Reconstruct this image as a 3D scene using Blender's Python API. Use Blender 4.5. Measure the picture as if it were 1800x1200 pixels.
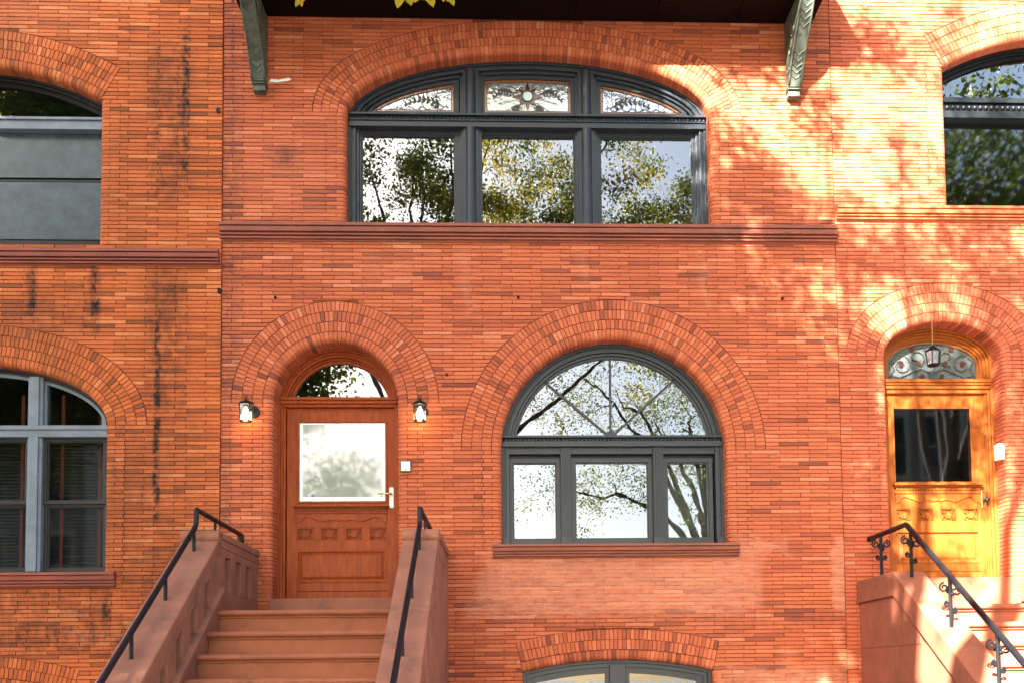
import bpy, bmesh, math, random
import numpy as np
from mathutils import Vector, Matrix

for o in list(bpy.data.objects):
    bpy.data.objects.remove(o)
scn = bpy.context.scene
COL = scn.collection

# ------------------------------------------------------------------ camera
# facade plane is y = 0, x to the right, z up; the camera stands in the street
FPX, DIST, EYE = 1700.0, 10.0, 1.6
YAW, PITCH, ROLL = 0.03845513, 0.05585979, 0.01149196
PPX, PPY = 962.41, 1094.19
cyw, syw, cp_, sp_ = math.cos(YAW), math.sin(YAW), math.cos(PITCH), math.sin(PITCH)
FWD = Vector((syw * cp_, cyw * cp_, sp_))
RIGHT0 = Vector((cyw, -syw, 0))
DOWN0 = FWD.cross(RIGHT0)
RIGHT = RIGHT0 * math.cos(ROLL) + DOWN0 * math.sin(ROLL)
DOWN = -RIGHT0 * math.sin(ROLL) + DOWN0 * math.cos(ROLL)
CAM = Vector((0, -DIST, EYE))
cd = bpy.data.cameras.new('camera')
cam = bpy.data.objects.new('camera', cd)
COL.objects.link(cam)
mw = Matrix((RIGHT, -DOWN, -FWD)).transposed().to_4x4()
mw.translation = CAM
cam.matrix_world = mw
cd.sensor_fit = 'HORIZONTAL'
cd.sensor_width = 36
cd.lens = FPX / 1800 * 36
cd.shift_x = (900 - PPX) / 1800
cd.shift_y = (PPY - 600) / 1800
cd.clip_start = 0.05
cd.clip_end = 2000
scn.camera = cam

# ------------------------------------------------------------------ light
SUN_AZ_TAN, SUN_SLOPE = 0.52, 0.60          # sideways and upward per metre away from the wall
to_sun = Vector((-SUN_AZ_TAN, -1.0, SUN_SLOPE)).normalized()
sun_el = math.asin(to_sun.z)
world = bpy.data.worlds.new('World')
scn.world = world
world.use_nodes = True
wn = world.node_tree
bg = wn.nodes['Background']
sky = wn.nodes.new('ShaderNodeTexSky')
sky.sky_type = 'NISHITA'
sky.sun_disc = False
sky.sun_elevation = sun_el
sky.sun_rotation = math.atan2(to_sun.x, to_sun.y)
sky.air_density = 1.0
sky.dust_density = 2.0
sky.ozone_density = 0.6
wn.links.new(sky.outputs[0], bg.inputs[0])
bg.inputs[1].default_value = 0.05
sd = bpy.data.lights.new('sun', 'SUN')
sd.energy = 5.0
sd.angle = math.radians(0.45)
sd.color = (1.0, 0.96, 0.91)
sun = bpy.data.objects.new('sun', sd)
COL.objects.link(sun)
sun.rotation_euler = to_sun.to_track_quat('Z', 'Y').to_euler()
sun.location = (-10, -20, 20)
scn.view_settings.view_transform = 'Standard'
scn.view_settings.look = 'None'
scn.view_settings.gamma = 1
scn.view_settings.use_curve_mapping = False
scn.view_settings.exposure = 3.92


# ------------------------------------------------------------------ pixel helpers (photograph 1800 x 1200)
def ray(px, py):
    return FWD + RIGHT * ((px - PPX) / FPX) + DOWN * ((py - PPY) / FPX)


def W(px, py, y=0.0):
    d = ray(px, py)
    p = CAM + d * ((y + DIST) / d.y)
    return p.x, p.z


def WR(x0, y0, x1, y1, y):
    a = W(x0, (y0 + y1) / 2, y)[0]
    b = W(x1, (y0 + y1) / 2, y)[0]
    c = W((x0 + x1) / 2, y1, y)[1]
    d = W((x0 + x1) / 2, y0, y)[1]
    return a, b, c, d            # x0 x1 z0 z1


# ------------------------------------------------------------------ mesh helpers
def inset(poly, d):
    n = len(poly)
    out = []
    for i in range(n):
        ax, az = poly[i - 1]
        bx, bz = poly[i]
        cx, cz = poly[(i + 1) % n]
        e1 = (bx - ax, bz - az)
        e2 = (cx - bx, cz - bz)
        l1 = math.hypot(*e1) or 1e-9
        l2 = math.hypot(*e2) or 1e-9
        n1 = (-e1[1] / l1, e1[0] / l1)
        n2 = (-e2[1] / l2, e2[0] / l2)
        k = 1 + n1[0] * n2[0] + n1[1] * n2[1]
        k = max(k, 0.25)
        out.append((bx + d * (n1[0] + n2[0]) / k, bz + d * (n1[1] + n2[1]) / k))
    return out


class MB:
    def __init__(s):
        s.v, s.f, s.t = [], [], []

    def add(s, vs, fs, tone=0.0):
        b = len(s.v)
        s.v += vs
        s.f += [tuple(i + b for i in f) for f in fs]
        s.t += [tone] * len(fs)
        return s

    def box(s, x0, x1, y0, y1, z0, z1, tone=0.0):
        vs = [(x0, y0, z0), (x1, y0, z0), (x1, y1, z0), (x0, y1, z0),
              (x0, y0, z1), (x1, y0, z1), (x1, y1, z1), (x0, y1, z1)]
        return s.add(vs, [(0, 1, 5, 4), (1, 2, 6, 5), (2, 3, 7, 6), (3, 0, 4, 7), (4, 5, 6, 7), (3, 2, 1, 0)], tone)

    def prism(s, poly, y0, y1, tone=0.0):          # polygon in x,z (counter-clockwise from the street) pushed back
        n = len(poly)
        vs = [(x, y0, z) for x, z in poly] + [(x, y1, z) for x, z in poly]
        fs = [tuple(range(n)), tuple(range(2 * n - 1, n - 1, -1))]
        fs += [(i, i + n, (i + 1) % n + n, (i + 1) % n) for i in range(n)]
        return s.add(vs, fs, tone)

    def prism_x(s, poly, x0, x1, tone=0.0):        # polygon in y,z pushed along x
        n = len(poly)
        vs = [(x0, y, z) for y, z in poly] + [(x1, y, z) for y, z in poly]
        fs = [tuple(range(n)), tuple(range(2 * n - 1, n - 1, -1))]
        fs += [(i, i + n, (i + 1) % n + n, (i + 1) % n) for i in range(n)]
        return s.add(vs, fs, tone)

    def band(s, o, i, y0, y1, closed=True):        # ring between two outlines of equal count
        n = len(o)
        vs = [(x, y0, z) for x, z in o] + [(x, y0, z) for x, z in i] + [(x, y1, z) for x, z in o] + [(x, y1, z) for x, z in i]
        fs = []
        for k in range(n if closed else n - 1):
            m = (k + 1) % n
            fs += [(k, m, n + m, n + k), (n + k, n + m, 3 * n + m, 3 * n + k)]
            fs += [(m, k, 2 * n + k, 2 * n + m), (2 * n + m, 2 * n + k, 3 * n + k, 3 * n + m)]
        if not closed:
            for k in (0, n - 1):
                fs.append((k, n + k, 3 * n + k, 2 * n + k))
        return s.add(vs, fs)

    def tube(s, pts, r, n=8, cap=True, up=None):
        pts = [Vector(p) for p in pts]
        rs = r if isinstance(r, (list, tuple)) else [r] * len(pts)
        vs, fs = [], []
        prev = None
        for k, p in enumerate(pts):
            if k == 0:
                t = pts[1] - p
            elif k == len(pts) - 1:
                t = p - pts[-2]
            else:
                t = (pts[k + 1] - p).normalized() + (p - pts[k - 1]).normalized()
            t.normalize()
            if prev is None:
                ref = Vector((0, 0, 1)) if abs(t.z) < 0.9 else Vector((1, 0, 0))
                u = t.cross(ref).normalized()
            else:
                u = (prev - t * prev.dot(t)).normalized()
            prev = u
            w = t.cross(u)
            for j in range(n):
                a = 2 * math.pi * (j + 0.5) / n
                q = p + u * (math.cos(a) * rs[k]) + w * (math.sin(a) * rs[k])
                vs.append(tuple(q))
        for k in range(len(pts) - 1):
            for j in range(n):
                m = (j + 1) % n
                fs.append((k * n + j, k * n + m, (k + 1) * n + m, (k + 1) * n + j))
        if cap:
            fs.append(tuple(range(n - 1, -1, -1)))
            fs.append(tuple(range((len(pts) - 1) * n, len(pts) * n)))
        return s.add(vs, fs)

    def lathe(s, prof, c, n=16):                   # profile of (radius, z), vertical axis at c
        vs, fs = [], []
        for r, z in prof:
            for j in range(n):
                a = 2 * math.pi * j / n
                vs.append((c[0] + r * math.cos(a), c[1] + r * math.sin(a), c[2] + z))
        for k in range(len(prof) - 1):
            for j in range(n):
                m = (j + 1) % n
                fs.append((k * n + j, k * n + m, (k + 1) * n + m, (k + 1) * n + j))
        fs.append(tuple(range(n - 1, -1, -1)))
        fs.append(tuple(range((len(prof) - 1) * n, len(prof) * n)))
        return s.add(vs, fs)

    def disc(s, c, r, y0, y1, n=16):
        return s.prism([(c[0] + r * math.cos(2 * math.pi * k / n), c[1] + r * math.sin(2 * math.pi * k / n)) for k in range(n)], y0, y1)

    def build(s, name, mat, parent=None, bevel=0, smooth=False, fix=True, tone=False, origin=None):
        me = bpy.data.meshes.new(name)
        vs = s.v
        if origin is not None:
            vs = [(x - origin[0], y - origin[1], z - origin[2]) for x, y, z in vs]
        me.from_pydata(vs, [], s.f)
        if tone:
            at = me.attributes.new('tone', 'FLOAT', 'FACE')
            at.data.foreach_set('value', np.array(s.t, dtype=np.float32))
        if fix:
            bm = bmesh.new()
            bm.from_mesh(me)
            bmesh.ops.recalc_face_normals(bm, faces=bm.faces)
            bm.to_mesh(me)
            bm.free()
        if smooth:
            me.polygons.foreach_set('use_smooth', [True] * len(me.polygons))
        me.materials.append(mat)
        o = bpy.data.objects.new(name, me)
        COL.objects.link(o)
        o.color = (0, 0, 0, 1)
        if origin is not None:
            o.location = origin
        if parent is not None:
            par(o, parent)
        if bevel:
            b = o.modifiers.new('bevel', 'BEVEL')
            b.width = bevel
            b.segments = 2
            b.limit_method = 'ANGLE'
            b.angle_limit = math.radians(40)
        return o


def par(o, parent):
    o.parent = parent
    o.matrix_parent_inverse = Matrix.Translation(-world_loc(parent))


def world_loc(o):
    # nothing is rotated, so world location is the sum of locations with the inverse offsets undone
    loc = Vector(o.location)
    p = o.parent
    if p is not None:
        loc = loc + o.matrix_parent_inverse.translation + world_loc(p)
    return loc


def thing(name, label, cat, loc=(0, 0, 0), group=None):
    o = bpy.data.objects.new(name, None)
    COL.objects.link(o)
    o.location = loc
    o.empty_display_size = 0.2
    o['label'] = label
    o['category'] = cat
    if group:
        o['group'] = group
    return o


def tag(o, label, cat, group=None):
    o['label'] = label
    o['category'] = cat
    if group:
        o['group'] = group
    return o


def structure(o, label=None):
    o['kind'] = 'structure'
    if label:
        o['label'] = label
    return o


def stuff(o):
    o['kind'] = 'stuff'
    return o


# ------------------------------------------------------------------ materials
class NT:
    def __init__(s, name):
        s.m = bpy.data.materials.new(name)
        s.m.use_nodes = True
        s.t = s.m.node_tree
        s.p = s.t.nodes['Principled BSDF']
        s.out = s.t.nodes['Material Output']

    def n(s, typ, **kw):
        nd = s.t.nodes.new(typ)
        for k, v in kw.items():
            setattr(nd, k, v)
        return nd

    def l(s, a, b):
        s.t.links.new(a, b)

    def val(s, sock, v):
        if hasattr(v, 'is_output'):
            s.l(v, sock)
        else:
            sock.default_value = v

    def math(s, op, a, b=None, clamp=False):
        nd = s.n('ShaderNodeMath', operation=op, use_clamp=clamp)
        s.val(nd.inputs[0], a)
        if b is not None:
            s.val(nd.inputs[1], b)
        return nd.outputs[0]

    def step(s, v, a, b, lo=0.0, hi=1.0):
        nd = s.n('ShaderNodeMapRange', interpolation_type='SMOOTHSTEP')
        s.val(nd.inputs['Value'], v)
        nd.inputs['From Min'].default_value = a
        nd.inputs['From Max'].default_value = b
        nd.inputs['To Min'].default_value = lo
        nd.inputs['To Max'].default_value = hi
        return nd.outputs[0]

    def noise(s, scale, detail=4, rough=0.55, vec=None, w=None):
        nd = s.n('ShaderNodeTexNoise')
        nd.inputs['Scale'].default_value = scale
        nd.inputs['Detail'].default_value = detail
        nd.inputs['Roughness'].default_value = rough
        if vec is not None:
            s.l(vec, nd.inputs['Vector'])
        return nd.outputs['Fac']

    def pos(s):
        return s.n('ShaderNodeNewGeometry').outputs['Position']

    def scaled(s, vec, sc):
        nd = s.n('ShaderNodeVectorMath', operation='MULTIPLY')
        s.l(vec, nd.inputs[0])
        nd.inputs[1].default_value = sc
        return nd.outputs[0]

    def mix(s, fac, a, b, mode='MIX'):
        nd = s.n('ShaderNodeMix', data_type='RGBA', blend_type=mode)
        s.val(nd.inputs[0], fac)
        for sock, v in ((nd.inputs[6], a), (nd.inputs[7], b)):
            if hasattr(v, 'is_output'):
                s.l(v, sock)
            else:
                sock.default_value = (*v, 1) if len(v) == 3 else v
        return nd.outputs[2]

    def ramp(s, fac, stops):
        nd = s.n('ShaderNodeValToRGB')
        s.l(fac, nd.inputs[0])
        e = nd.color_ramp.elements
        while len(e) < len(stops):
            e.new(0.5)
        for k, (p, c) in enumerate(stops):
            e[k].position = p
            e[k].color = (*c, 1)
        return nd.outputs[0]

    def bump(s, h, strength=0.3, dist=0.004):
        nd = s.n('ShaderNodeBump')
        nd.inputs['Strength'].default_value = strength
        nd.inputs['Distance'].default_value = dist
        s.l(h, nd.inputs['Height'])
        s.l(nd.outputs[0], s.p.inputs['Normal'])

    def set(s, color=None, rough=None, metal=None, spec=None):
        if color is not None:
            if hasattr(color, 'is_output'):
                s.l(color, s.p.inputs['Base Color'])
            else:
                s.p.inputs['Base Color'].default_value = (*color, 1)
        if rough is not None:
            s.val(s.p.inputs['Roughness'], rough)
        if metal is not None:
            s.p.inputs['Metallic'].default_value = metal
        if spec is not None:
            s.p.inputs['Specular IOR Level'].default_value = spec
        return s.m


def box_mask(k, X, Z, x0, x1, z0, z1, sx, sz):
    a = k.math('MULTIPLY', k.step(X, x0 - sx, x0 + sx), k.step(X, x1 - sx, x1 + sx, 1, 0))
    b = k.math('MULTIPLY', k.step(Z, z0 - sz, z0 + sz), k.step(Z, z1 - sz, z1 + sz, 1, 0))
    return k.math('MULTIPLY', a, b)


def wall_masks(k, pale, dark):
    """pale salts and dark soot with shapes of their own, in metres on the wall"""
    P = k.pos()
    sep = k.n('ShaderNodeSeparateXYZ')
    k.l(P, sep.inputs[0])
    w1 = k.math('MULTIPLY', k.math('SUBTRACT', k.noise(3.0, 3, vec=P), 0.5), 0.42)
    w2 = k.math('MULTIPLY', k.math('SUBTRACT', k.noise(5.0, 3, vec=k.scaled(P, (1, 1, 2.5))), 0.5), 0.3)
    X = k.math('ADD', sep.outputs[0], w1)
    Z = k.math('ADD', sep.outputs[2], w2)
    X2 = k.math('ADD', sep.outputs[0], k.math('MULTIPLY', w1, 0.16))
    pm = dm = None
    for (x0, x1, z0, z1, s, a) in pale:
        m = k.math('MULTIPLY', box_mask(k, X, Z, x0, x1, z0, z1, s, s), a)
        pm = m if pm is None else k.math('MAXIMUM', pm, m)
    for (x0, x1, z0, z1, s, a) in dark:
        m = k.math('MULTIPLY', box_mask(k, X2, Z, x0, x1, z0, z1, s, 0.12), a)
        dm = m if dm is None else k.math('MAXIMUM', dm, m)
    br = k.step(k.noise(9, 5, 0.7, vec=k.scaled(P, (1, 1, 1.6))), 0.34, 0.60)
    if pm is None:
        pm = k.math('MULTIPLY', br, 0.0)
    else:
        pm = k.math('MULTIPLY', pm, k.math('ADD', k.math('MULTIPLY', br, 0.65), 0.35))
    if dm is None:
        dm = k.math('MULTIPLY', br, 0.0)
    else:
        br2 = k.step(k.noise(7, 5, 0.75, vec=k.scaled(P, (1.5, 1, 0.9))), 0.30, 0.68)
        dm = k.math('MULTIPLY', k.math('MULTIPLY', dm, br2), 1.35, clamp=True)
    return P, pm, dm


def brick_mat(name, stops, pale, dark, salt, soot, patchcol, patchamt):
    k = NT(name)
    at = k.n('ShaderNodeAttribute', attribute_name='tone')
    oi = k.n('ShaderNodeObjectInfo')
    sc = k.n('ShaderNodeSeparateColor')
    k.l(oi.outputs['Color'], sc.inputs[0])
    tone = k.math('ADD', at.outputs['Fac'], sc.outputs[0], clamp=True)
    col = k.ramp(tone, stops)
    P, pm, dm = wall_masks(k, pale, dark)
    g = k.noise(55, 4, 0.7, vec=k.scaled(P, (0.5, 1, 1.8)))
    col = k.mix(0.8, col, k.ramp(g, [(0.25, (0.5, 0.47, 0.45)), (0.5, (1, 1, 1)), (0.78, (1.3, 1.3, 1.28))]), 'MULTIPLY')
    big = k.step(k.noise(0.9, 5, 0.6, vec=P), 0.42, 0.68)
    col = k.mix(k.math('MULTIPLY', big, patchamt), col, patchcol)
    col = k.mix(k.math('MULTIPLY', pm, 0.5), col, salt)
    col = k.mix(dm, col, soot)
    fine = k.noise(160, 3, 0.7, vec=k.scaled(P, (0.35, 1, 1.4)))
    k.bump(fine, 0.35, 0.004)
    return k.set(col, k.math('ADD', k.math('MULTIPLY', g, 0.2), 0.68), spec=0.3)


def mortar_mat(name, base, pale, dark, salt, soot):
    k = NT(name)
    P, pm, dm = wall_masks(k, pale, dark)
    col = k.ramp(k.noise(14, 4, vec=P), [(0.3, tuple(c * 0.6 for c in base)), (0.7, tuple(c * 1.4 for c in base))])
    col = k.mix(pm, col, salt)
    col = k.mix(dm, col, soot)
    return k.set(col, 0.95, spec=0.1)


def simple(name, col, rough=0.5, var=0.25, scale=6, bump=0.0, bscale=60, metal=0.0, spec=0.5, stretch=(1, 1, 1), blotch=None, grime=None):
    k = NT(name)
    P = k.scaled(k.pos(), stretch)
    nz = k.noise(scale, 6, 0.62, vec=P)
    c = k.ramp(nz, [(0.28, tuple(x * (1 - var) for x in col)), (0.5, col), (0.74, tuple(min(1, x * (1 + var)) for x in col))])
    if blotch:
        c = k.mix(k.math('MULTIPLY', k.step(k.noise(blotch[1], 5, 0.65, vec=P), 0.5, 0.72), blotch[2]), c, blotch[0])
    if grime:
        gm = k.math('MULTIPLY', k.step(k.noise(3.4, 7, 0.72, vec=P), 0.5, 0.66), k.step(k.noise(19, 5, 0.7, vec=P), 0.36, 0.62))
        c = k.mix(k.math('MULTIPLY', gm, grime[1]), c, grime[0])
    if bump:
        k.bump(k.noise(bscale, 5, 0.65, vec=P), bump, 0.006)
    return k.set(c, k.math('ADD', k.math('MULTIPLY', nz, 0.16), rough - 0.08), metal, spec)


PALE_MAIN = [(-0.30, 2.50, 2.25, 2.86, 0.10, 0.85), (-0.22, 0.05, 2.30, 3.0, 0.06, 0.7), (2.35, 2.62, 2.3, 3.06, 0.06, 0.7),
             (3.40, 3.56, 2.25, 3.05, 0.03, 0.85), (2.1, 3.62, 1.0, 1.66, 0.10, 0.75), (2.35, 2.95, 2.86, 3.02, 0.05, 0.6),
             (-0.45, 0.5, 2.22, 2.34, 0.05, 0.8), (2.05, 2.14, 5.5, 6.12, 0.05, 0.55), (-0.5, -0.38, 5.4, 6.1, 0.06, 0.35),
             (0.75, 0.85, 5.75, 6.1, 0.05, 0.35), (-1.6, -0.9, 5.75, 6.1, 0.2, 0.2), (-2.6, -1.9, 6.6, 7.4, 0.3, 0.22)]
DARK_MAIN = [(-2.99, -2.80, 4.2, 9.2, 0.10, 0.55), (-2.98, -2.86, 2.2, 4.6, 0.07, 0.5), (3.46, 3.6, 1.0, 2.2, 0.06, 0.5),
             (0.0, 3.4, 2.10, 2.24, 0.1, 0.35), (-2.5, -2.2, 7.0, 7.25, 0.1, 0.6), (2.6, 3.5, 2.16, 2.3, 0.08, 0.45)]
DARK_LEFT = [(-3.40, -3.32, 6.75, 8.45, 0.035, 0.95), (-3.75, -3.3, 6.6, 8.3, 0.12, 0.45), (-3.66, -3.585, 3.2, 5.45, 0.03, 0.95),
             (-3.75, -3.35, 4.3, 5.9, 0.14, 0.45), (-4.31, -4.22, 5.2, 5.95, 0.045, 0.95), (-4.97, -4.86, 5.3, 5.9, 0.05, 0.8),
             (-3.62, -3.50, 5.4, 5.8, 0.05, 0.6), (-5.6, -4.2, 5.2, 5.6, 0.2, 0.3), (-5.6, -3.3, 1.9, 2.22, 0.1, 0.55),
             (-5.3, -4.05, 2.2, 2.6, 0.15, 0.4), (-4.16, -4.05, 2.1, 2.6, 0.04, 0.8), (-4.6, -3.2, 3.0, 4.3, 0.3, 0.25),
             (-4.0, -3.3, 1.4, 3.0, 0.3, 0.35)]
PALE_LEFT = [(-4.5, -3.9, 2.05, 2.1, 0.03, 0.5), (-5.4, -4.3, 8.4, 9.0, 0.3, 0.25)]
SALT = (0.60, 0.27, 0.17)
SOOT = (0.022, 0.012, 0.008)

M = {}
M['brick_main'] = brick_mat('brick_main', [(0.0, (0.20, 0.052, 0.026)), (0.2, (0.36, 0.086, 0.034)), (0.5, (0.47, 0.112, 0.041)),
                                           (0.8, (0.53, 0.140, 0.054)), (1.0, (0.57, 0.19, 0.09))],
                            PALE_MAIN, DARK_MAIN, SALT, (0.14, 0.05, 0.032), (0.36, 0.075, 0.034), 0.35)
M['mortar_main'] = mortar_mat('mortar_main', (0.19, 0.048, 0.021), PALE_MAIN, DARK_MAIN, (0.70, 0.42, 0.28), (0.05, 0.02, 0.015))
M['brick_left'] = brick_mat('brick_left', [(0.0, (0.20, 0.058, 0.016)), (0.2, (0.34, 0.080, 0.019)), (0.5, (0.48, 0.110, 0.026)),
                                           (0.8, (0.55, 0.140, 0.036)), (1.0, (0.58, 0.20, 0.07))],
                            PALE_LEFT, DARK_LEFT, SALT, SOOT, (0.26, 0.068, 0.015), 0.5)
M['mortar_left'] = mortar_mat('mortar_left', (0.14, 0.040, 0.014), PALE_LEFT, DARK_LEFT, (0.5, 0.3, 0.2), (0.02, 0.011, 0.008))
M['brick_right'] = brick_mat('brick_right', [(0.0, (0.26, 0.062, 0.024)), (0.2, (0.38, 0.088, 0.036)), (0.5, (0.46, 0.105, 0.043)),
                                             (0.8, (0.50, 0.125, 0.054)), (1.0, (0.54, 0.17, 0.09))],
                             [], [], SALT, SOOT, (0.44, 0.085, 0.026), 0.3)
M['mortar_right'] = mortar_mat('mortar_right', (0.20, 0.050, 0.020), [], [], SALT, SOOT)
M['ledge'] = simple('painted_brownstone', (0.23, 0.055, 0.024), 0.6, 0.28, 5, 0.25, 70, stretch=(0.5, 1, 1.5), blotch=((0.15, 0.042, 0.022), 3, 0.6))
M['ledge_left'] = simple('brownstone_left', (0.22, 0.045, 0.020), 0.6, 0.25, 5, 0.25, 70, stretch=(0.5, 1, 1.5))
M['ledge_right'] = simple('brownstone_right', (0.40, 0.10, 0.025), 0.6, 0.2, 5, 0.25, 70, stretch=(0.5, 1, 1.5))
M['stone'] = simple('brownstone_stoop', (0.30, 0.122, 0.072), 0.85, 0.22, 4, 0.5, 120, spec=0.2, blotch=((0.20, 0.088, 0.058), 2.2, 0.75), grime=((0.13, 0.075, 0.058), 0.65))
M['step'] = simple('brownstone_step', (0.33, 0.112, 0.054), 0.8, 0.2, 4, 0.4, 120, spec=0.25, blotch=((0.30, 0.095, 0.05), 3, 0.5), grime=((0.17, 0.07, 0.045), 0.55))
M['stone_r'] = simple('brownstone_stoop_right', (0.31, 0.100, 0.052), 0.85, 0.2, 4, 0.4, 120, spec=0.2, blotch=((0.27, 0.085, 0.045), 2.5, 0.6), grime=((0.17, 0.065, 0.04), 0.5))
M['slate'] = simple('slate_grey_paint', (0.019, 0.025, 0.031), 0.40, 0.22, 9, 0.05, 30, spec=0.4)
M['black'] = simple('black_paint', (0.008, 0.009, 0.010), 0.35, 0.2, 9, spec=0.3)
M['bronze'] = simple('dark_bronze_frame', (0.016, 0.015, 0.015), 0.4, 0.2, 9, spec=0.35)
M['alu'] = simple('pale_blue_grey_paint', (0.15, 0.182, 0.21), 0.42, 0.2, 7, spec=0.35, blotch=((0.10, 0.125, 0.14), 5, 0.6))
M['iron'] = simple('wrought_iron', (0.005, 0.0055, 0.007), 0.42, 0.3, 20, 0.1, 80, spec=0.22)
M['patina'] = simple('weathered_bronze', (0.075, 0.088, 0.062), 0.55, 0.4, 14, 0.2, 60, spec=0.3, blotch=((0.015, 0.015, 0.012), 9, 0.85))
M['soffit'] = simple('soffit_paint', (0.006, 0.002, 0.0018), 0.7, 0.2, 5, spec=0.08)
M['white'] = simple('white_plastic', (0.75, 0.74, 0.70), 0.35, 0.06, 12)
M['brass'] = simple('brass', (0.6, 0.42, 0.16), 0.28, 0.2, 20, metal=1.0)
M['lead'] = simple('lead_came', (0.06, 0.055, 0.05), 0.45, 0.2, 30)
M['room'] = simple('room_plaster', (0.18, 0.17, 0.16), 0.8, 0.1, 3)
M['blind'] = simple('blind_slat', (0.10, 0.095, 0.095), 0.6, 0.2, 30)
M['tape'] = simple('blind_tape', (0.28, 0.05, 0.03), 0.8, 0.2, 30)
M['curtain'] = simple('net_curtain', (0.62, 0.63, 0.58), 0.9, 0.15, 8, stretch=(6, 1, 0.4))
M['blue'] = simple('blue_sticker', (0.12, 0.22, 0.6), 0.5, 0.1, 20)


def wood(name, a, b, c, rough):
    k = NT(name)
    P = k.pos()
    g = k.noise(11, 6, 0.65, vec=k.scaled(P, (3.0, 3.0, 0.35)))
    g2 = k.noise(70, 3, 0.6, vec=k.scaled(P, (2.0, 2.0, 0.12)))
    col = k.ramp(g, [(0.3, a), (0.52, b), (0.72, c)])
    col = k.mix(0.35, col, k.ramp(g2, [(0.3, (0.6, 0.6, 0.6)), (0.7, (1.2, 1.2, 1.2))]), 'MULTIPLY')
    k.bump(g2, 0.08, 0.003)
    k.p.inputs['Coat Weight'].default_value = 0.03
    k.p.inputs['Coat Roughness'].default_value = 0.25
    return k.set(col, rough, spec=0.14)


M['mahogany'] = wood('mahogany', (0.19, 0.034, 0.006), (0.28, 0.050, 0.008), (0.36, 0.078, 0.013), 0.5)
M['oak'] = wood('golden_oak', (0.20, 0.050, 0.008), (0.27, 0.071, 0.011), (0.34, 0.100, 0.017), 0.38)


def glass(name, refl, tint, rough=0.0, wave=0.0, wscale=5, body=None, bodymix=0.0, mottle=False):
    k = NT(name)
    t = k.t
    t.nodes.remove(k.p)
    tr = k.n('ShaderNodeBsdfTransparent')
    tr.inputs[0].default_value = (*tint, 1)
    gl = k.n('ShaderNodeBsdfGlossy')
    gl.inputs['Roughness'].default_value = rough
    gl.inputs[0].default_value = (0.97, 0.98, 1.0, 1)
    fr = k.n('ShaderNodeFresnel')
    fr.inputs[0].default_value = 1.5
    fac = k.math('ADD', k.math('MULTIPLY', fr.outputs[0], 0.9), refl, clamp=True)
    if wave:
        b = k.n('ShaderNodeBump')
        b.inputs['Strength'].default_value = wave
        b.inputs['Distance'].default_value = 0.01
        k.l(k.noise(wscale, 2, vec=k.pos()), b.inputs['Height'])
        k.l(b.outputs[0], gl.inputs['Normal'])
    under = tr.outputs[0]
    if body:
        df = k.n('ShaderNodeBsdfDiffuse')
        df.inputs[0].default_value = (*body, 1)
        if mottle:
            nz = k.noise(6, 6, 0.7, vec=k.pos())
            k.l(k.ramp(nz, [(0.3, tuple(c * 0.45 for c in body)), (0.7, tuple(c * 1.6 for c in body))]), df.inputs[0])
        mm = k.n('ShaderNodeMixShader')
        mm.inputs[0].default_value = bodymix
        k.l(tr.outputs[0], mm.inputs[1])
        k.l(df.outputs[0], mm.inputs[2])
        under = mm.outputs[0]
    mx = k.n('ShaderNodeMixShader')
    k.l(fac, mx.inputs[0])
    k.l(under, mx.inputs[1])
    k.l(gl.outputs[0], mx.inputs[2])
    k.l(mx.outputs[0], k.out.inputs[0])
    return k.m


M['glass'] = glass('coated_glass', 0.085, (0.6, 0.63, 0.62), wave=0.06, wscale=2.5)
M['glass_dim'] = glass('plain_glass', 0.02, (0.75, 0.78, 0.76), rough=0.03, wave=0.02, wscale=3)
M['glass_door'] = glass('etched_glass', 0.06, (0.55, 0.6, 0.57), rough=0.045, wave=0.03, wscale=3, body=(0.5, 0.56, 0.52), bodymix=0.45)
M['glass_lead'] = glass('rippled_glass', 0.26, (0.7, 0.74, 0.74), rough=0.06, wave=0.35, wscale=22, body=(0.6, 0.65, 0.66), bodymix=0.3)
M['glass_lead_dark'] = glass('rippled_glass_dark', 0.05, (0.5, 0.54, 0.54), rough=0.06, wave=0.25, wscale=22, body=(0.16, 0.18, 0.175), bodymix=0.5)
M['amber'] = glass('amber_glass', 0.05, (0.45, 0.16, 0.02), rough=0.1, wave=0.3, wscale=30, body=(0.30, 0.095, 0.014), bodymix=0.8)
M['ruby'] = glass('ruby_glass', 0.04, (0.3, 0.02, 0.02), rough=0.1, body=(0.09, 0.02, 0.012), bodymix=0.85)
M['opal'] = glass('opal_glass', 0.12, (0.5, 0.75, 0.75), rough=0.08, body=(0.5, 0.75, 0.75), bodymix=0.8)
M['etch'] = glass('frosted_border', 0.10, (0.9, 0.92, 0.92), rough=0.2, body=(0.8, 0.83, 0.83), bodymix=0.75)
M['screen'] = glass('insect_screen', 0.02, (0.3, 0.33, 0.33), rough=0.4, body=(0.034, 0.060, 0.066), bodymix=0.8, mottle=True)
M['clear'] = glass('lantern_glass', 0.02, (0.95, 0.93, 0.9))


def emit(name, col, strength):
    k = NT(name)
    k.p.inputs['Base Color'].default_value = (*col, 1)
    k.p.inputs['Emission Color'].default_value = (*col, 1)
    k.p.inputs['Emission Strength'].default_value = strength
    return k.m


M['bulb'] = emit('lit_bulb', (1.0, 0.78, 0.42), 1.8)


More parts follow.
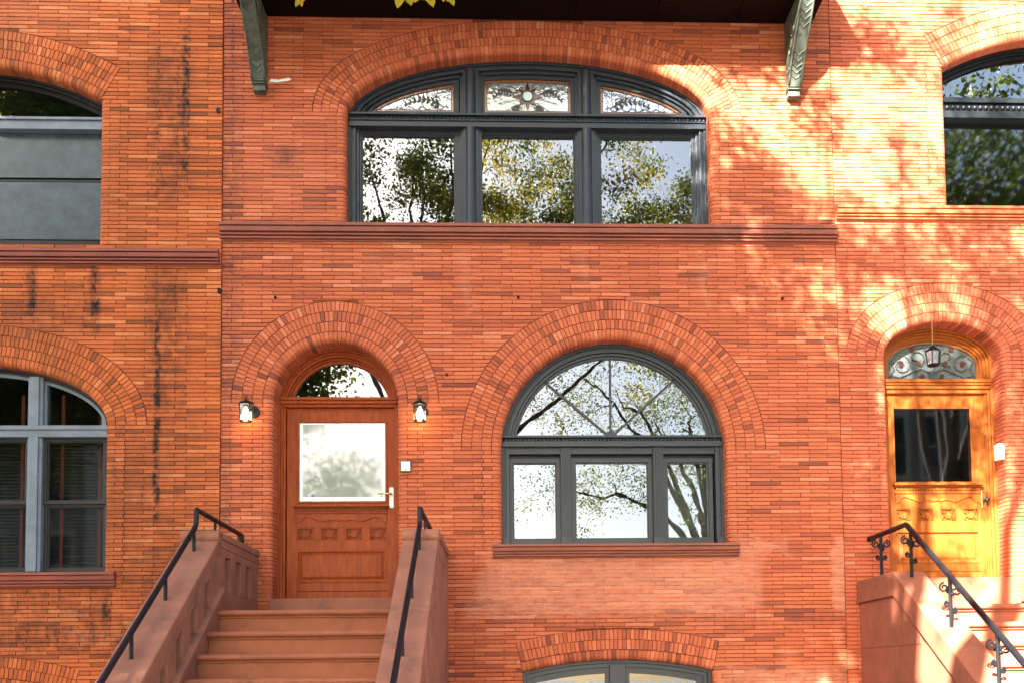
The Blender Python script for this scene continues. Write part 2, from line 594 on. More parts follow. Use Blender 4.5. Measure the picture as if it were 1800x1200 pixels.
def leaf_mat(name, stops):
    k = NT(name)
    at = k.n('ShaderNodeAttribute', attribute_name='tone')
    col = k.ramp(at.outputs['Fac'], stops)
    k.set(col, 0.5, spec=0.3)
    tl = k.n('ShaderNodeBsdfTranslucent')
    k.l(col, tl.inputs[0])
    mx = k.n('ShaderNodeMixShader')
    mx.inputs[0].default_value = 0.6
    k.l(k.p.outputs[0], mx.inputs[1])
    k.l(tl.outputs[0], mx.inputs[2])
    k.l(mx.outputs[0], k.out.inputs[0])
    return k.m


M['leaf'] = leaf_mat('plane_leaf', [(0.0, (0.045, 0.075, 0.012)), (0.5, (0.10, 0.125, 0.016)), (0.8, (0.20, 0.19, 0.02)), (1.0, (0.34, 0.26, 0.02))])
M['leaf_yellow'] = leaf_mat('autumn_leaf', [(0.0, (0.24, 0.28, 0.02)), (0.6, (0.45, 0.38, 0.02)), (1.0, (0.55, 0.26, 0.02))])
M['bark'] = simple('bark', (0.10, 0.08, 0.06), 0.9, 0.4, 5, 0.8, 25, stretch=(1, 1, 0.3))
M['concrete'] = simple('sidewalk_concrete', (0.17, 0.16, 0.15), 0.9, 0.15, 2, 0.3, 60)
M['asphalt'] = simple('asphalt', (0.055, 0.054, 0.053), 0.9, 0.25, 3, 0.5, 120)
M['ground'] = simple('ground_dirt', (0.10, 0.095, 0.08), 0.95, 0.25, 0.5)
M['far_brick'] = simple('far_brick', (0.16, 0.09, 0.07), 0.85, 0.2, 2)
M['far_grey'] = simple('far_stucco', (0.22, 0.215, 0.205), 0.85, 0.12, 1.5)
M['far_trim'] = simple('far_trim', (0.4, 0.38, 0.34), 0.7, 0.1, 3)


# ------------------------------------------------------------------ arched openings
class Opening:
    """an opening in a brick wall: straight jambs and an elliptical, round or segmental head"""

    def __init__(s, cx, half, z0, zs, rise, kind, rings, rt, depth, yf):
        s.cx, s.half, s.z0, s.zs, s.rise, s.kind = cx, half, z0, zs, rise, kind
        s.rings, s.rt, s.depth, s.yf = rings, rt, depth, yf
        s.T = rings * rt
        if kind == 'seg':
            s.R = (half * half + rise * rise) / (2 * rise)
            s.al = math.asin(half / s.R)
            s.zc = zs + rise - s.R

    def pt(s, u, d=0.0):
        """u runs 0..1 from the right springing over the crown to the left; d is the distance outwards"""
        if s.kind == 'seg':
            a = math.pi / 2 - s.al + 2 * s.al * u
            r = s.R + d
            return s.cx + r * math.cos(a), s.zc + r * math.sin(a)
        a = math.pi * u
        if d < 0:                    # inwards: a smaller ellipse keeps the lights full at their tips
            return s.cx + (s.half + d) * math.cos(a), s.zs + (s.rise + d) * math.sin(a)
        x, z = s.half * math.cos(a), s.rise * math.sin(a)
        nx, nz = math.cos(a) / s.half, math.sin(a) / s.rise
        L = math.hypot(nx, nz)
        return s.cx + x + d * nx / L, s.zs + z + d * nz / L

    def params(s, d, n):
        """n+1 values of u equally spaced by length along the curve at distance d"""
        us = np.linspace(0, 1, 721)
        p = np.array([s.pt(u, d) for u in us])
        c = np.concatenate([[0], np.cumsum(np.hypot(*np.diff(p, axis=0).T))])
        return np.interp(np.linspace(0, c[-1], n + 1), c, us), c[-1]

    def edge(s, jamb):
        """right boundary (z, x offset) of what the wall bricks must leave free"""
        key = round(jamb, 4)
        if not hasattr(s, '_e'):
            s._e = {}
        if key not in s._e:
            pts = [(s.z0 - 0.001, s.half + jamb), (s.zs, s.half + jamb)]
            if s.kind == 'seg':
                pts.append((s.zs + 1e-5, s.half + 0.002))
            for u in np.linspace(0, 0.5, 60):
                x, z = s.pt(u, s.T)
                pts.append((max(z, pts[-1][0] + 1e-5), x - s.cx))
            s._e[key] = (np.array([p[0] for p in pts]), np.array([p[1] for p in pts]))
        return s._e[key]

    def span(s, z, jamb):
        zz, xx = s.edge(jamb)
        if z < zz[0] or z > zz[-1]:
            return None
        w = float(np.interp(z, zz, xx))
        return s.cx - w, s.cx + w

    def outline(s, d, zb, n=40):
        """bottom right, up and over, bottom left; d inwards"""
        pts = [(s.cx + s.half - d, zb)]
        pts += [s.pt(u, -d) for u in s.params(0, n)[0]]
        if s.kind == 'seg':
            z1 = s.pt(0, -d)[1]
            pts[1] = (s.cx + s.half - d, s.arch_z(s.cx + s.half - d, d))
            pts[-1] = (s.cx - s.half + d, s.arch_z(s.cx - s.half + d, d))
        pts.append((s.cx - s.half + d, zb))
        return pts

    def arch_z(s, x, d):
        dx = min(abs(x - s.cx), (s.half if s.kind != 'seg' else s.R) - d - 1e-4)
        if s.kind == 'seg':
            return s.zc + math.sqrt(max((s.R - d) ** 2 - dx * dx, 0))
        us = np.linspace(0, 0.5, 200)
        p = np.array([s.pt(u, -d) for u in us])
        return float(np.interp(dx, (p[:, 0] - s.cx)[::-1], p[:, 1][::-1]))

    def light(s, x0, x1, zb, d, n=28):
        """closed outline of a light under the head: bottom left, bottom right, over the arch back"""
        pts = [(x0, zb), (x1, zb)]
        for k in range(n + 1):
            x = (x0 + x1) / 2 + (x1 - x0) / 2 * math.cos(math.pi * k / n)
            pts.append((x, max(s.arch_z(x, d), zb + 0.006)))
        return pts

    def reach(s, z, d):
        """half width of the head at height z, d inwards"""
        lo, hi = 0.0, s.half - d
        for _ in range(40):
            m = (lo + hi) / 2
            if s.arch_z(s.cx + m, d) > z:
                lo = m
            else:
                hi = m
        return lo


COURSE, BLEN, JOINT = 0.0421, 0.3125, 0.0062


def brick_piece(mb, quad, yf, tone, dep=0.022, ch=0.003):
    i = inset(quad, ch)
    vs = [(x, yf, z) for x, z in i] + [(x, yf + ch, z) for x, z in quad] + [(x, yf + dep, z) for x, z in quad]
    fs = [(0, 1, 2, 3)]
    for k in range(4):
        m = (k + 1) % 4
        fs.append((4 + k, 4 + m, m, k))
        fs.append((8 + k, 8 + m, 4 + m, 4 + k))
    mb.add(vs, fs, tone)


def section(r, depth, rt, n=5):
    """bullnose brick in plan: distance from the opening, depth into the wall"""
    p = [(rt, 0.0)]
    for k in range(n + 1):
        a = math.pi / 2 * k / n
        p.append((r - r * math.sin(a), r - r * math.cos(a)))
    p.append((0.0, depth))
    return p


def snap(ops, zoff):
    for op in ops:
        op.zs = zoff + round((op.zs - zoff) / COURSE) * COURSE
        if op.kind == 'seg':
            op.zc = op.zs + op.rise - op.R


def lay_wall(house, x0, x1, z0, z1, ops, yf, mbrick, mmortar, seed, zoff=0.0, xoff=0.0, soft_tone=0.5, rest=None):
    rnd = random.Random(seed)
    snap(ops, zoff)
    field, wall = MB(), MB()
    single = []
    row = 0
    r = int(math.floor((z0 - zoff) / COURSE))
    while zoff + r * COURSE < z1:
        zb = max(zoff + r * COURSE, z0)
        zt = min(zoff + (r + 1) * COURSE, z1)
        par_ = r % 2
        jamb = 0.10 if par_ else 0.205
        blocks = []
        for op in ops:
            a, b = op.span(zb + 2e-4, jamb), op.span(zt - 2e-4, jamb)
            if a is None and b is None:
                continue
            if a is None:
                a = b
            if b is None:
                b = a
                zc_ = op.pt(0.5, op.T)[1]
                wall.add([(a[0], yf + 0.009, zb), (a[1], yf + 0.009, zb), (a[1], yf + 0.009, zt), (a[0], yf + 0.009, zt)], [(0, 1, 2, 3)])
                if zt - zc_ > 0.014:
                    nb = max(1, round((a[1] - a[0]) / BLEN))
                    for q in range(nb):
                        xa_ = a[0] + (a[1] - a[0]) * q / nb + JOINT / 2
                        xb_ = a[0] + (a[1] - a[0]) * (q + 1) / nb - JOINT / 2
                        brick_piece(field, rect(xa_, xb_, zc_ + 0.005, zt - JOINT / 2), yf, rnd.uniform(0.3, 0.6))
            if zb + 1e-6 < op.zs - 1e-3 < zt - 2e-3:
                # springing course: keep the wider of the two
                w = op.span(zb, jamb)
                w2 = op.span(min(zt, op.zs + 0.02), jamb)
                if w and op.kind == 'seg':
                    a = b = w
                elif w2:
                    a = b = (min(w[0], w2[0]), max(w[1], w2[1])) if w else w2
            blocks.append((a, b))
        blocks.sort(key=lambda q: q[0][0])
        segs = []
        cur = (x0, x0)
        for a, b in blocks:
            segs.append((cur[0], cur[1], a[0], b[0]))
            cur = (a[1], b[1])
        segs.append((cur[0], cur[1], x1, x1))
        off = xoff + (0.0 if par_ else 0.64 * BLEN) + rnd.uniform(-0.008, 0.008)
        drow = rnd.uniform(-0.06, 0.06)
        for (lb, lt, rb, rt_) in segs:
            lo, hi = min(lb, lt), max(rb, rt_)
            if hi - lo < 0.02:
                continue
            wall.add([(lb, yf + 0.009, zb), (rb, yf + 0.009, zb), (rt_, yf + 0.009, zt), (lt, yf + 0.009, zt)], [(0, 1, 2, 3)])
            li, ri = max(lb, lt), min(rb, rt_)
            cuts = [off + k * BLEN for k in range(math.ceil((lo - off) / BLEN), math.floor((hi - off) / BLEN) + 1)]
            cuts = [lo - 1] + [c for c in cuts if li + 0.05 < c < ri - 0.05] + [hi + 1]
            for bx0, bx1 in zip(cuts[:-1], cuts[1:]):
                jj = rnd.uniform(-0.003, 0.003)
                q = []
                ok = True
                h = JOINT / 2
                qlb, qlt = max(bx0 + h, lb + h), max(bx0 + h, lt + h)
                qrb, qrt = min(bx1 - h, rb - h), min(bx1 - h, rt_ - h)
                if (qrb - qlb) + (qrt - qlt) < 0.016 or zt - zb < 0.02:
                    continue
                if qrb - qlb < 0.004:
                    qrb = qlb = (qlb + qrb) / 2
                    qrb += 0.004
                if qrt - qlt < 0.004:
                    qrt = qlt = (qlt + qrt) / 2
                    qrt += 0.004
                tone = min(1, max(0.0, rnd.gauss(soft_tone + drow, 0.21)))
                if rnd.random() < 0.03:
                    tone = rnd.uniform(0.05, 0.25)
                if rnd.random() < 0.03:
                    tone = rnd.uniform(0.85, 1.0)
                e1, e2 = rnd.uniform(-0.0012, 0.0012), rnd.uniform(-0.0012, 0.0012)
                quad = [(qlb, zb + h + e1), (qrb, zb + h + e2), (qrt, zt - h + e2), (qlt, zt - h + e1)]
                yy = yf + rnd.uniform(-0.0015, 0.0015)
                full = abs(qrb - qlb - (BLEN - JOINT)) < 1e-5 and abs(qrt - qlt - (BLEN - JOINT)) < 1e-5 and abs(zt - zb - COURSE) < 1e-6
                single.append((full, quad, yy, tone))
        r += 1
    # bullnose jamb bricks and the mortar behind them
    for op in ops:
        rr = 0.055
        zz = zoff + math.floor((op.z0 - zoff) / COURSE) * COURSE
        while zz < op.zs - 0.001:
            zb, zt = max(zz, op.z0 - 0.05), min(zz + COURSE, op.zs)
            par_ = int(round((zz - zoff) / COURSE)) % 2
            jamb = 0.10 if par_ else 0.205
            if zt - zb > 0.012:
                for sgn in (-1, 1):
                    prof = section(rr, op.depth, jamb - JOINT / 2)
                    n = len(prof)
                    h = JOINT / 2
                    vs = [(op.cx + sgn * (op.half + d), op.yf + y, zb + h) for d, y in prof] + [(op.cx + sgn * (op.half + d), op.yf + y, zt - h) for d, y in prof]
                    fs = [(i, i + 1, n + i + 1, n + i) if sgn < 0 else (i + 1, i, n + i, n + i + 1) for i in range(n - 1)]
                    fs += [tuple(range(n)), tuple(range(2 * n - 1, n - 1, -1))]
                    field.add(vs, fs, min(1, max(0, rnd.gauss(soft_tone, 0.15))))
            zz += COURSE
        for sgn in (-1, 1):
            prof = [(d + 0.008 if d < 0.05 else d, y + 0.009) for d, y in section(rr, op.depth, 0.23)]
            n = len(prof)
            vs = [(op.cx + sgn * (op.half + d), op.yf + y, op.z0 - 0.03) for d, y in prof] + [(op.cx + sgn * (op.half + d), op.yf + y, op.zs) for d, y in prof]
            wall.add(vs, [(i, i + 1, n + i + 1, n + i) for i in range(n - 1)])
    wobj = wall.build('wall', mmortar, house, fix=False)
    # the bricks that show largest are objects, the rest is one mesh
    view = [(i, s_) for i, s_ in enumerate(single) if s_[0] and -5.1 < s_[1][0][0] and s_[1][1][0] < 5.4 and 1.75 < s_[1][0][1] < 8.5]
    view.sort(key=lambda q: ((q[1][1][0][0]) - 0.15) ** 2 + (q[1][1][0][1] - 1.6) ** 2)
    chosen = set(i for i, _ in view[:300])
    share = MB()
    bl = BLEN - JOINT
    bh = COURSE - JOINT
    brick_piece(share, [(-bl / 2, -bh / 2), (bl / 2, -bh / 2), (bl / 2, bh / 2), (-bl / 2, bh / 2)], 0, 0)
    proto = None
    inv = Matrix.Translation(-world_loc(wobj))
    for i, (full, quad, yy, tone) in enumerate(single):
        if i in chosen:
            cxb = (quad[0][0] + quad[1][0]) / 2
            czb = (quad[0][1] + quad[3][1]) / 2
            if proto is None:
                o = proto = share.build('brick', mbrick, None, fix=False)
            else:
                o = proto.copy()
                COL.objects.link(o)
            o.parent = wobj
            o.matrix_parent_inverse = inv
            o.location = (cxb, yy, czb)
            o.color = (tone, 0, 0, 1)
        else:
            brick_piece(field, quad, yy, tone)
    stuff(field.build('brickwork', mbrick, wobj, fix=False, tone=True))
    return wobj


def lay_arches(house, ops, mbrick, mmortar, seed, limit=300, soft_tone=0.5):
    rnd = random.Random(seed)
    arches = []
    allv = []
    for ai, op in enumerate(ops):
        mo = MB()
        us = op.params(0, 60)[0]
        # mortar face
        a = [op.pt(u, op.T) for u in us]
        b = [op.pt(u, 0.06) for u in us]
        n = len(us)
        mo.add([(x, op.yf + 0.009, z) for x, z in b] + [(x, op.yf + 0.009, z) for x, z in a], [(k, k + 1, n + k + 1, n + k)[::-1] for k in range(n - 1)])
        prof = [(d + 0.008 if d < 0.05 else d, y + 0.009) for d, y in section(0.055, op.depth, op.rt)]
        vs = []
        for u in us:
            for d, y in prof:
                x, z = op.pt(u, d)
                vs.append((x, op.yf + y, z))
        m = len(prof)
        mo.add(vs, [(k * m + j, k * m + j + 1, (k + 1) * m + j + 1, (k + 1) * m + j) for k in range(n - 1) for j in range(m - 1)])
        ao = mo.build('arch', mmortar, house, fix=False)
        arches.append(ao)
        for ring in range(op.rings):
            dm = (ring + 0.5) * op.rt
            L = op.params(dm, 2)[1]
            cnt = max(3, int(round(L / 0.0445)))
            uu, _ = op.params(dm, cnt)
            shift = 0
            for k in range(cnt):
                u0, u1 = uu[k], uu[k + 1]
                e = (u1 - u0) * 0.058
                u0, u1 = u0 + e, u1 - e
                tone = min(1, max(0, rnd.gauss(soft_tone, 0.2)))
                if rnd.random() < 0.06:
                    tone = rnd.uniform(0.0, 0.2)
                mb = MB()
                d0, d1 = ring * op.rt, (ring + 1) * op.rt - JOINT
                yy = op.yf + rnd.uniform(-0.0015, 0.0015)
                if ring == 0:
                    pr = section(0.055, op.depth, op.rt - JOINT)
                    m = len(pr)
                    v = []
                    for u in (u0, u1):
                        for d, y in pr:
                            x, z = op.pt(u, d)
                            v.append((x, yy + y, z))
                    fs = [(j + 1, j, m + j, m + j + 1) for j in range(m - 1)] + [tuple(range(m)), tuple(range(2 * m - 1, m - 1, -1))]
                    mb.add(v, fs, tone)
                else:
                    quad = [op.pt(u1, d0), op.pt(u0, d0), op.pt(u0, d1), op.pt(u1, d1)]
                    brick_piece(mb, quad, yy, tone)
                cx, cz = op.pt((u0 + u1) / 2, dm)
                px_vis = -5.25 < cx < 5.6 and 1.62 < cz < 8.7
                allv.append((0 if px_vis else 1, (cx - 0.15) ** 2 + (cz - 1.6) ** 2, ai, mb, tone, (cx, op.yf, cz)))
    allv.sort(key=lambda q: q[:2])
    rest = [MB() for _ in ops]
    for i, (nv, _, ai, mb, tone, org) in enumerate(allv):
        if i < limit and nv == 0:
            o = mb.build('arch_brick', mbrick, arches[ai], fix=False, origin=org)
            o.color = (tone, 0, 0, 1)
        else:
            rest[ai].add(mb.v, mb.f, tone)
    for ai, mb in enumerate(rest):
        if mb.v:
            stuff(mb.build('arch_brickwork', mbrick, arches[ai], fix=False, tone=True))
    return arches


def shell(house, x0, x1, z1, yb, mat):
    """side walls, floors and back of the house behind its street front"""
    mb = MB()
    y0 = 0.34
    for a, b in ((x0 + 0.01, x0 + 0.05), (x1 - 0.05, x1 - 0.01)):
        mb.box(a, b, y0, yb, 0, z1)
    mb.box(x0 + 0.06, x1 - 0.06, yb - 0.1, yb, 0, z1)
    for z in (0.02, 2.15, 5.75, z1 - 0.15):
        mb.box(x0 + 0.055, x1 - 0.055, y0, yb - 0.11, z, z + 0.12)
    mb.build('house_shell', mat, house)


def ledge(name, house, x0, x1, ztop, h, proj, yf, mat, ends=True):
    """moulded stone band: fillet, broad fascia, two beads"""
    k = h / 0.18
    prof = [(0.06, 0), (0.06, h - 0.01 * k), (0.0, h), (-proj, h - 0.004 * k), (-proj, h - 0.036 * k), (-proj + 0.026, h - 0.037 * k), (-proj + 0.030, h - 0.047 * k),
            (-proj + 0.006, h - 0.050 * k), (-proj + 0.012, h - 0.092 * k), (-proj + 0.046, h - 0.094 * k), (-proj + 0.046, h - 0.112 * k), (-proj + 0.020, h - 0.114 * k),
            (-proj + 0.020, h - 0.127 * k), (-proj + 0.052, h - 0.129 * k), (-proj + 0.052, h - 0.143 * k), (-proj + 0.028, h - 0.145 * k), (-proj + 0.030, h - 0.162 * k), (-proj + 0.06, h - 0.164 * k), (-proj + 0.064, 0)]
    mb = MB()
    mb.prism_x([(yf + y, ztop - h + z) for y, z in prof], x0, x1)
    return mb.build(name, mat, house, bevel=0.0015)


# ------------------------------------------------------------------ window pieces
def pane(parent, poly, y, mat, name='pane', t=0.006):
    return MB().prism(poly, y, y + t).build(name, mat, parent)


def rect(x0, x1, z0, z1):
    return [(x0, z0), (x1, z0), (x1, z1), (x0, z1)]


def sash(parent, gx0, gx1, gz0, gz1, w, y, mframe, mglass, step=0.012, wb=None):
    """rectangular sash round a glass opening, with a small inner step"""
    wb = wb or w
    o = [(gx0 - w, gz0 - wb), (gx1 + w, gz0 - wb), (gx1 + w, gz1 + w), (gx0 - w, gz1 + w)]
    i = rect(gx0 - step, gx1 + step, gz0 - step, gz1 + step)
    mb = MB().band(o, i, y, y + 0.05)
    mb.band(i, rect(gx0, gx1, gz0, gz1), y + 0.014, y + 0.048)
    s = mb.build('sash', mframe, parent, bevel=0.002)
    pane(parent, rect(gx0 - 0.004, gx1 + 0.004, gz0 - 0.004, gz1 + 0.004), y + 0.03, mglass)
    return s


def arch_light(parent, op, x0, x1, zb, d, w, y, mframe, mglass):
    o = op.light(x0 - w, x1 + w, zb - w, d - w * 1.15)
    i = op.light(x0, x1, zb, d)
    MB().band(o, i, y, y + 0.05).build('sash', mframe, parent)
    p = pane(parent, op.light(x0 - 0.004, x1 + 0.004, zb - 0.004, d - 0.004), y + 0.03, mglass)
    return i


def bead_row(parent, x0, x1, y, z, r, pitch, mat):
    mb = MB()
    n = int((x1 - x0) / pitch)
    for k in range(n):
        x = x0 + (k + 0.5) * (x1 - x0) / n
        prof = []
        vs, fs = [], []
        for (rr, yy) in ((1.0, 0.0), (0.8, -0.55), (0.35, -0.95)):
            for j in range(8):
                a = 2 * math.pi * j / 8
                vs.append((x + r * rr * math.cos(a), y + r * yy, z + r * 1.15 * rr * math.sin(a)))
        for q in range(2):
            for j in range(8):
                m = (j + 1) % 8
                fs.append((q * 8 + j, q * 8 + m, q * 8 + 8 + m, q * 8 + 8 + j))
        fs.append(tuple(range(16, 24)))
        mb.add(vs, fs)
    return stuff(mb.build('bead_moulding', mat, parent, smooth=True))


def window_part(house, label=None):
    o = bpy.data.objects.new('window', None)
    COL.objects.link(o)
    par(o, house)
    if label:
        o['label'] = label
    return o


def spiral(cx, cz, r, turns=1.4, a0=0.0, sgn=1, n=14):
    return [(cx + r * (1 - 0.75 * t) * math.cos(a0 + sgn * 2 * math.pi * turns * t), cz + r * (1 - 0.75 * t) * math.sin(a0 + sgn * 2 * math.pi * turns * t)) for t in [k / n for k in range(n + 1)]]


def came(mb, pts, y, r=0.004):
    mb.tube([(x, y, z) for x, z in pts], r, 5)


def leaf_spray(mb, x0, z0, x1, z1, bend, n, size, y):
    pts = []
    for k in range(n + 1):
        t = k / n
        x, z = x0 + (x1 - x0) * t, z0 + (z1 - z0) * t + bend * math.sin(math.pi * t)
        pts.append((x, z))
    came(mb, pts, y, 0.004)
    ang = math.atan2(z1 - z0, x1 - x0)
    for k in range(1, n + 1):
        x, z = pts[k]
        for sg in (-1, 1):
            a = ang + sg * 0.75
            L = size * (1.1 - 0.5 * k / n)
            tip = (x + L * math.cos(a), z + L * math.sin(a))
            nx, nz = -math.sin(a) * L * 0.22, math.cos(a) * L * 0.22
            mid = (x + 0.5 * L * math.cos(a), z + 0.5 * L * math.sin(a))
            mb.prism([(x, z), (mid[0] - nx, mid[1] - nz), tip, (mid[0] + nx, mid[1] + nz)], y - 0.003, y + 0.004)


# ------------------------------------------------------------------ setting
def ground_sheet(name, x0, x1, y0, y1, z, mat, label):
    return structure(MB().box(x0, x1, y0, y1, z - 0.3, z).build(name, mat), label)


ground_sheet('ground', -400, 400, -400, 400, -0.17, M['ground'], 'bare ground under and around the street')
ground_sheet('road', -120, 120, -14.0, -6.0, -0.13, M['asphalt'], 'dark asphalt road in front of the row houses')
for nm, ya, yb in (('sidewalk', -5.82, 0.3), ('sidewalk_opposite', -19.0, -14.18)):
    sw = structure(MB().box(-120, 120, ya, yb, -0.3, -0.006).build(nm, M['concrete']), 'grey concrete sidewalk')
structure(MB().box(-120, 120, -6.0, -5.82, -0.3, 0.0).build('kerb', M['concrete'], bevel=0.02), 'concrete kerb by the row houses')
structure(MB().box(-120, 120, -14.18, -14.0, -0.3, 0.0).build('kerb_opposite', M['concrete'], bevel=0.02), 'concrete kerb across the road')

# ------------------------------------------------------------------ the three row houses
XL, XR = -2.978, 3.518
main = thing('row_house', 'salmon red brick row house between its neighbours, stoop and wide arched windows', 'house', (0.25, 0, 0), 'brick row houses')
left = thing('row_house', 'orange brick row house with black drip stains at the left edge', 'house', (-5.6, 0, 0), 'brick row houses')
right = thing('row_house', 'sun dappled brick row house with golden oak door at the right edge', 'house', (6.5, 0, 0), 'brick row houses')
YL, YR = -0.018, -0.003

op_door = Opening(-1.80, 0.645, 2.235, 4.47, 0.648, 'ell', 4, 0.1075, 0.31, 0)
op_low = Opening(1.108, 1.186, 2.955, 3.96, 1.186, 'ell', 4, 0.105, 0.20, 0)
op_top = Opening(0.247, 1.94, 6.40, 7.583, 0.689, 'ell', 4, 0.088, 0.19, 0)
op_base = Opening(1.115, 0.985, 0.55, 1.67, 0.118, 'seg', 3, 0.108, 0.13, 0)
main_wall = lay_wall(main, XL, XR, 0, 9.4, [op_door, op_low, op_top, op_base], 0.0, M['brick_main'], M['mortar_main'], 11, zoff=0.012, xoff=0.05)
lay_arches(main, [op_door, op_low, op_top, op_base], M['brick_main'], M['mortar_main'], 12)

op_ll = Opening(-5.56, 1.418, 2.66, 4.253, 0.64, 'ell', 4, 0.105, 0.16, YL)
op_lu = Opening(-5.56, 1.319, 6.14, 7.696, 0.352, 'seg', 4, 0.1, 0.20, YL)
op_lb = Opening(-5.56, 1.107, 0.5, 1.42, 0.149, 'seg', 3, 0.108, 0.15, YL)
lay_wall(left, -7.7, XL + 0.002, 0, 9.4, [op_ll, op_lu, op_lb], YL, M['brick_left'], M['mortar_left'], 21, zoff=0.03, xoff=0.11)
lay_arches(left, [op_ll, op_lu, op_lb], M['brick_left'], M['mortar_left'], 22)

op_rd = Opening(4.66, 0.637, 2.5, 4.979, 0.379, 'ell', 4, 0.105, 0.30, YR)
op_ru = Opening(6.084, 1.319, 6.62, 8.193, 0.352, 'seg', 4, 0.1, 0.20, YR)
lay_wall(right, XR + 0.001, 8.3, 0, 9.6, [op_rd, op_ru], YR, M['brick_right'], M['mortar_right'], 31, zoff=0.005, xoff=0.2)
lay_arches(right, [op_rd, op_ru], M['brick_right'], M['mortar_right'], 32)

shell(main, XL, XR, 11.0, 9.0, M['room'])
shell(left, -9.4, XL, 11.0, 9.0, M['room'])
shell(right, XR, 10.0, 11.0, 9.0, M['room'])
MB().box(-9.4, -7.702, YL, 0.3, 0, 9.4).build('side_wall', M['brick_left'], left)
MB().box(8.302, 10.0, YR, 0.3, 0, 9.6).build('side_wall', M['brick_right'], right)
for h_, a, b, z, mm in ((main, XL, XR, 9.402, 'ledge'), (left, -9.4, XL - 0.004, 9.402, 'ledge_left'), (right, XR + 0.006, 10.0, 9.602, 'ledge_right')):
    MB().prism_x([(0.34, z), (-0.10, z), (-0.12, z + 0.3), (-0.3, z + 0.42), (-0.34, z + 0.9), (-0.5, z + 1.0), (-0.5, z + 1.15), (0.34, z + 1.25)], a + 0.01, b - 0.01).build('cornice', M[mm], h_)

# ---- moulded stone ledges and sills
zl = W(928, 395, -0.06)[1]
ledge('stone_ledge', main, XL - 0.012, XR + 0.012, zl + 0.012, 0.185, 0.075, 0.0, M['ledge'])
zs_ = W(1083, 955, -0.06)[1]
x0, x1 = W(866, 965, -0.07)[0], W(1301, 965, -0.07)[0]
ledge('window_sill', main, x0, x1, zs_ + 0.006, 0.142, 0.08, 0.0, M['ledge'])
zz = W(200, 438, YL - 0.05)[1]
ledge('stone_ledge', left, -7.7, XL - 0.016, zz + 0.004, 0.165, 0.07, YL, M['ledge_left'])
zz = W(100, 1005, YL - 0.05)[1]
ledge('window_sill', left, -7.1, W(200, 1018, YL - 0.06)[0], zz + 0.004, 0.16, 0.07, YL, M['ledge_left'])
zz = W(1640, 363, YR - 0.05)[1]
ledge('stone_ledge', right, XR + 0.016, 8.3, zz + 0.006, 0.16, 0.07, YR, M['ledge_right'])

# ------------------------------------------------------------------ wide window over the ledge
win = window_part(main, 'wide slate grey window with stained glass top lights')
YF = 0.16
zb = zl
fr = MB()
for d0, d1, y in ((-0.03, 0.028, YF), (0.028, 0.05, YF + 0.022), (0.05, 0.078, YF + 0.010), (0.078, 0.108, YF + 0.045)):
    fr.band(op_top.outline(d0, zb), op_top.outline(d1, zb), y, 0.33, closed=False)
fr.build('frame', M['slate'], win, bevel=0.002)
tz1, tz0 = W(928, 205, YF)[1], W(928, 225, YF)[1]
tx0, tx1 = op_top.cx - op_top.half + 0.01, op_top.cx + op_top.half - 0.01
tb = MB()
tb.box(tx0, tx1, YF - 0.055, 0.33, tz1 - 0.022, tz1)
tb.box(tx0, tx1, YF - 0.015, 0.33, tz1 - 0.060, tz1 - 0.022)
tb.box(tx0, tx1, YF - 0.035, 0.33, tz1 - 0.074, tz1 - 0.060)
tb.box(tx0, tx1, YF - 0.020, 0.33, tz0 - 0.006, tz1 - 0.074)
tb.build('transom', M['slate'], win, bevel=0.003)
bead_row(win, tx0, tx1, YF - 0.015, tz1 - 0.041, 0.017, 0.043, M['slate'])
mulls = [W(828, 300, YF)[0], W(1032, 300, YF)[0]]
for mx in mulls:
    mb = MB()
    ztop = op_top.arch_z(mx, 0.06)
    for za, zc in ((zb, tz0 - 0.006), (tz1, ztop)):
        mb.box(mx - 0.118, mx + 0.118, YF + 0.045, 0.33, za, zc)
        mb.box(mx - 0.092, mx + 0.092, YF + 0.022, 0.33, za, zc)
        mb.box(mx - 0.075, mx + 0.075, YF + 0.032 - 0.02, 0.33, za, zc)
        mb.prism_x([(0, 0)], 0, 0) if False else None
        n = 10
        vs, fs = [], []
        for z in (za, zc):
            for k in range(n + 1):
                a = math.pi * k / n
                vs.append((mx - 0.055 * math.cos(a), YF + 0.012 - 0.05 * math.sin(a), z))
        fs = [(k, k + 1, n + 2 + k, n + 1 + k) for k in range(n)]
        fs += [tuple(range(n + 1)), tuple(range(2 * n + 1, n, -1))]
        mb.add(vs, fs)
    mb.build('mullion', M['slate'], win, bevel=0.002)
gy = 0.235
for (a, b, c, d) in ((638, 241, 798, 394), (848, 243, 1008, 395), (1057, 247, 1215, 396)):
    g0, g1, h0, h1 = WR(a, b, c, d, gy + 0.03)[0], WR(a, b, c, d, gy + 0.03)[1], zb + 0.012, W((a + c) / 2, b, gy + 0.03)[1]
    # glass rectangle measured in the photograph
    g0, g1 = W(a, 320, gy + 0.03)[0], W(c, 320, gy + 0.03)[0]
    sash(win, g0, g1, h0, h1, 0.085, gy, M['slate'], M['glass'], wb=0.03)
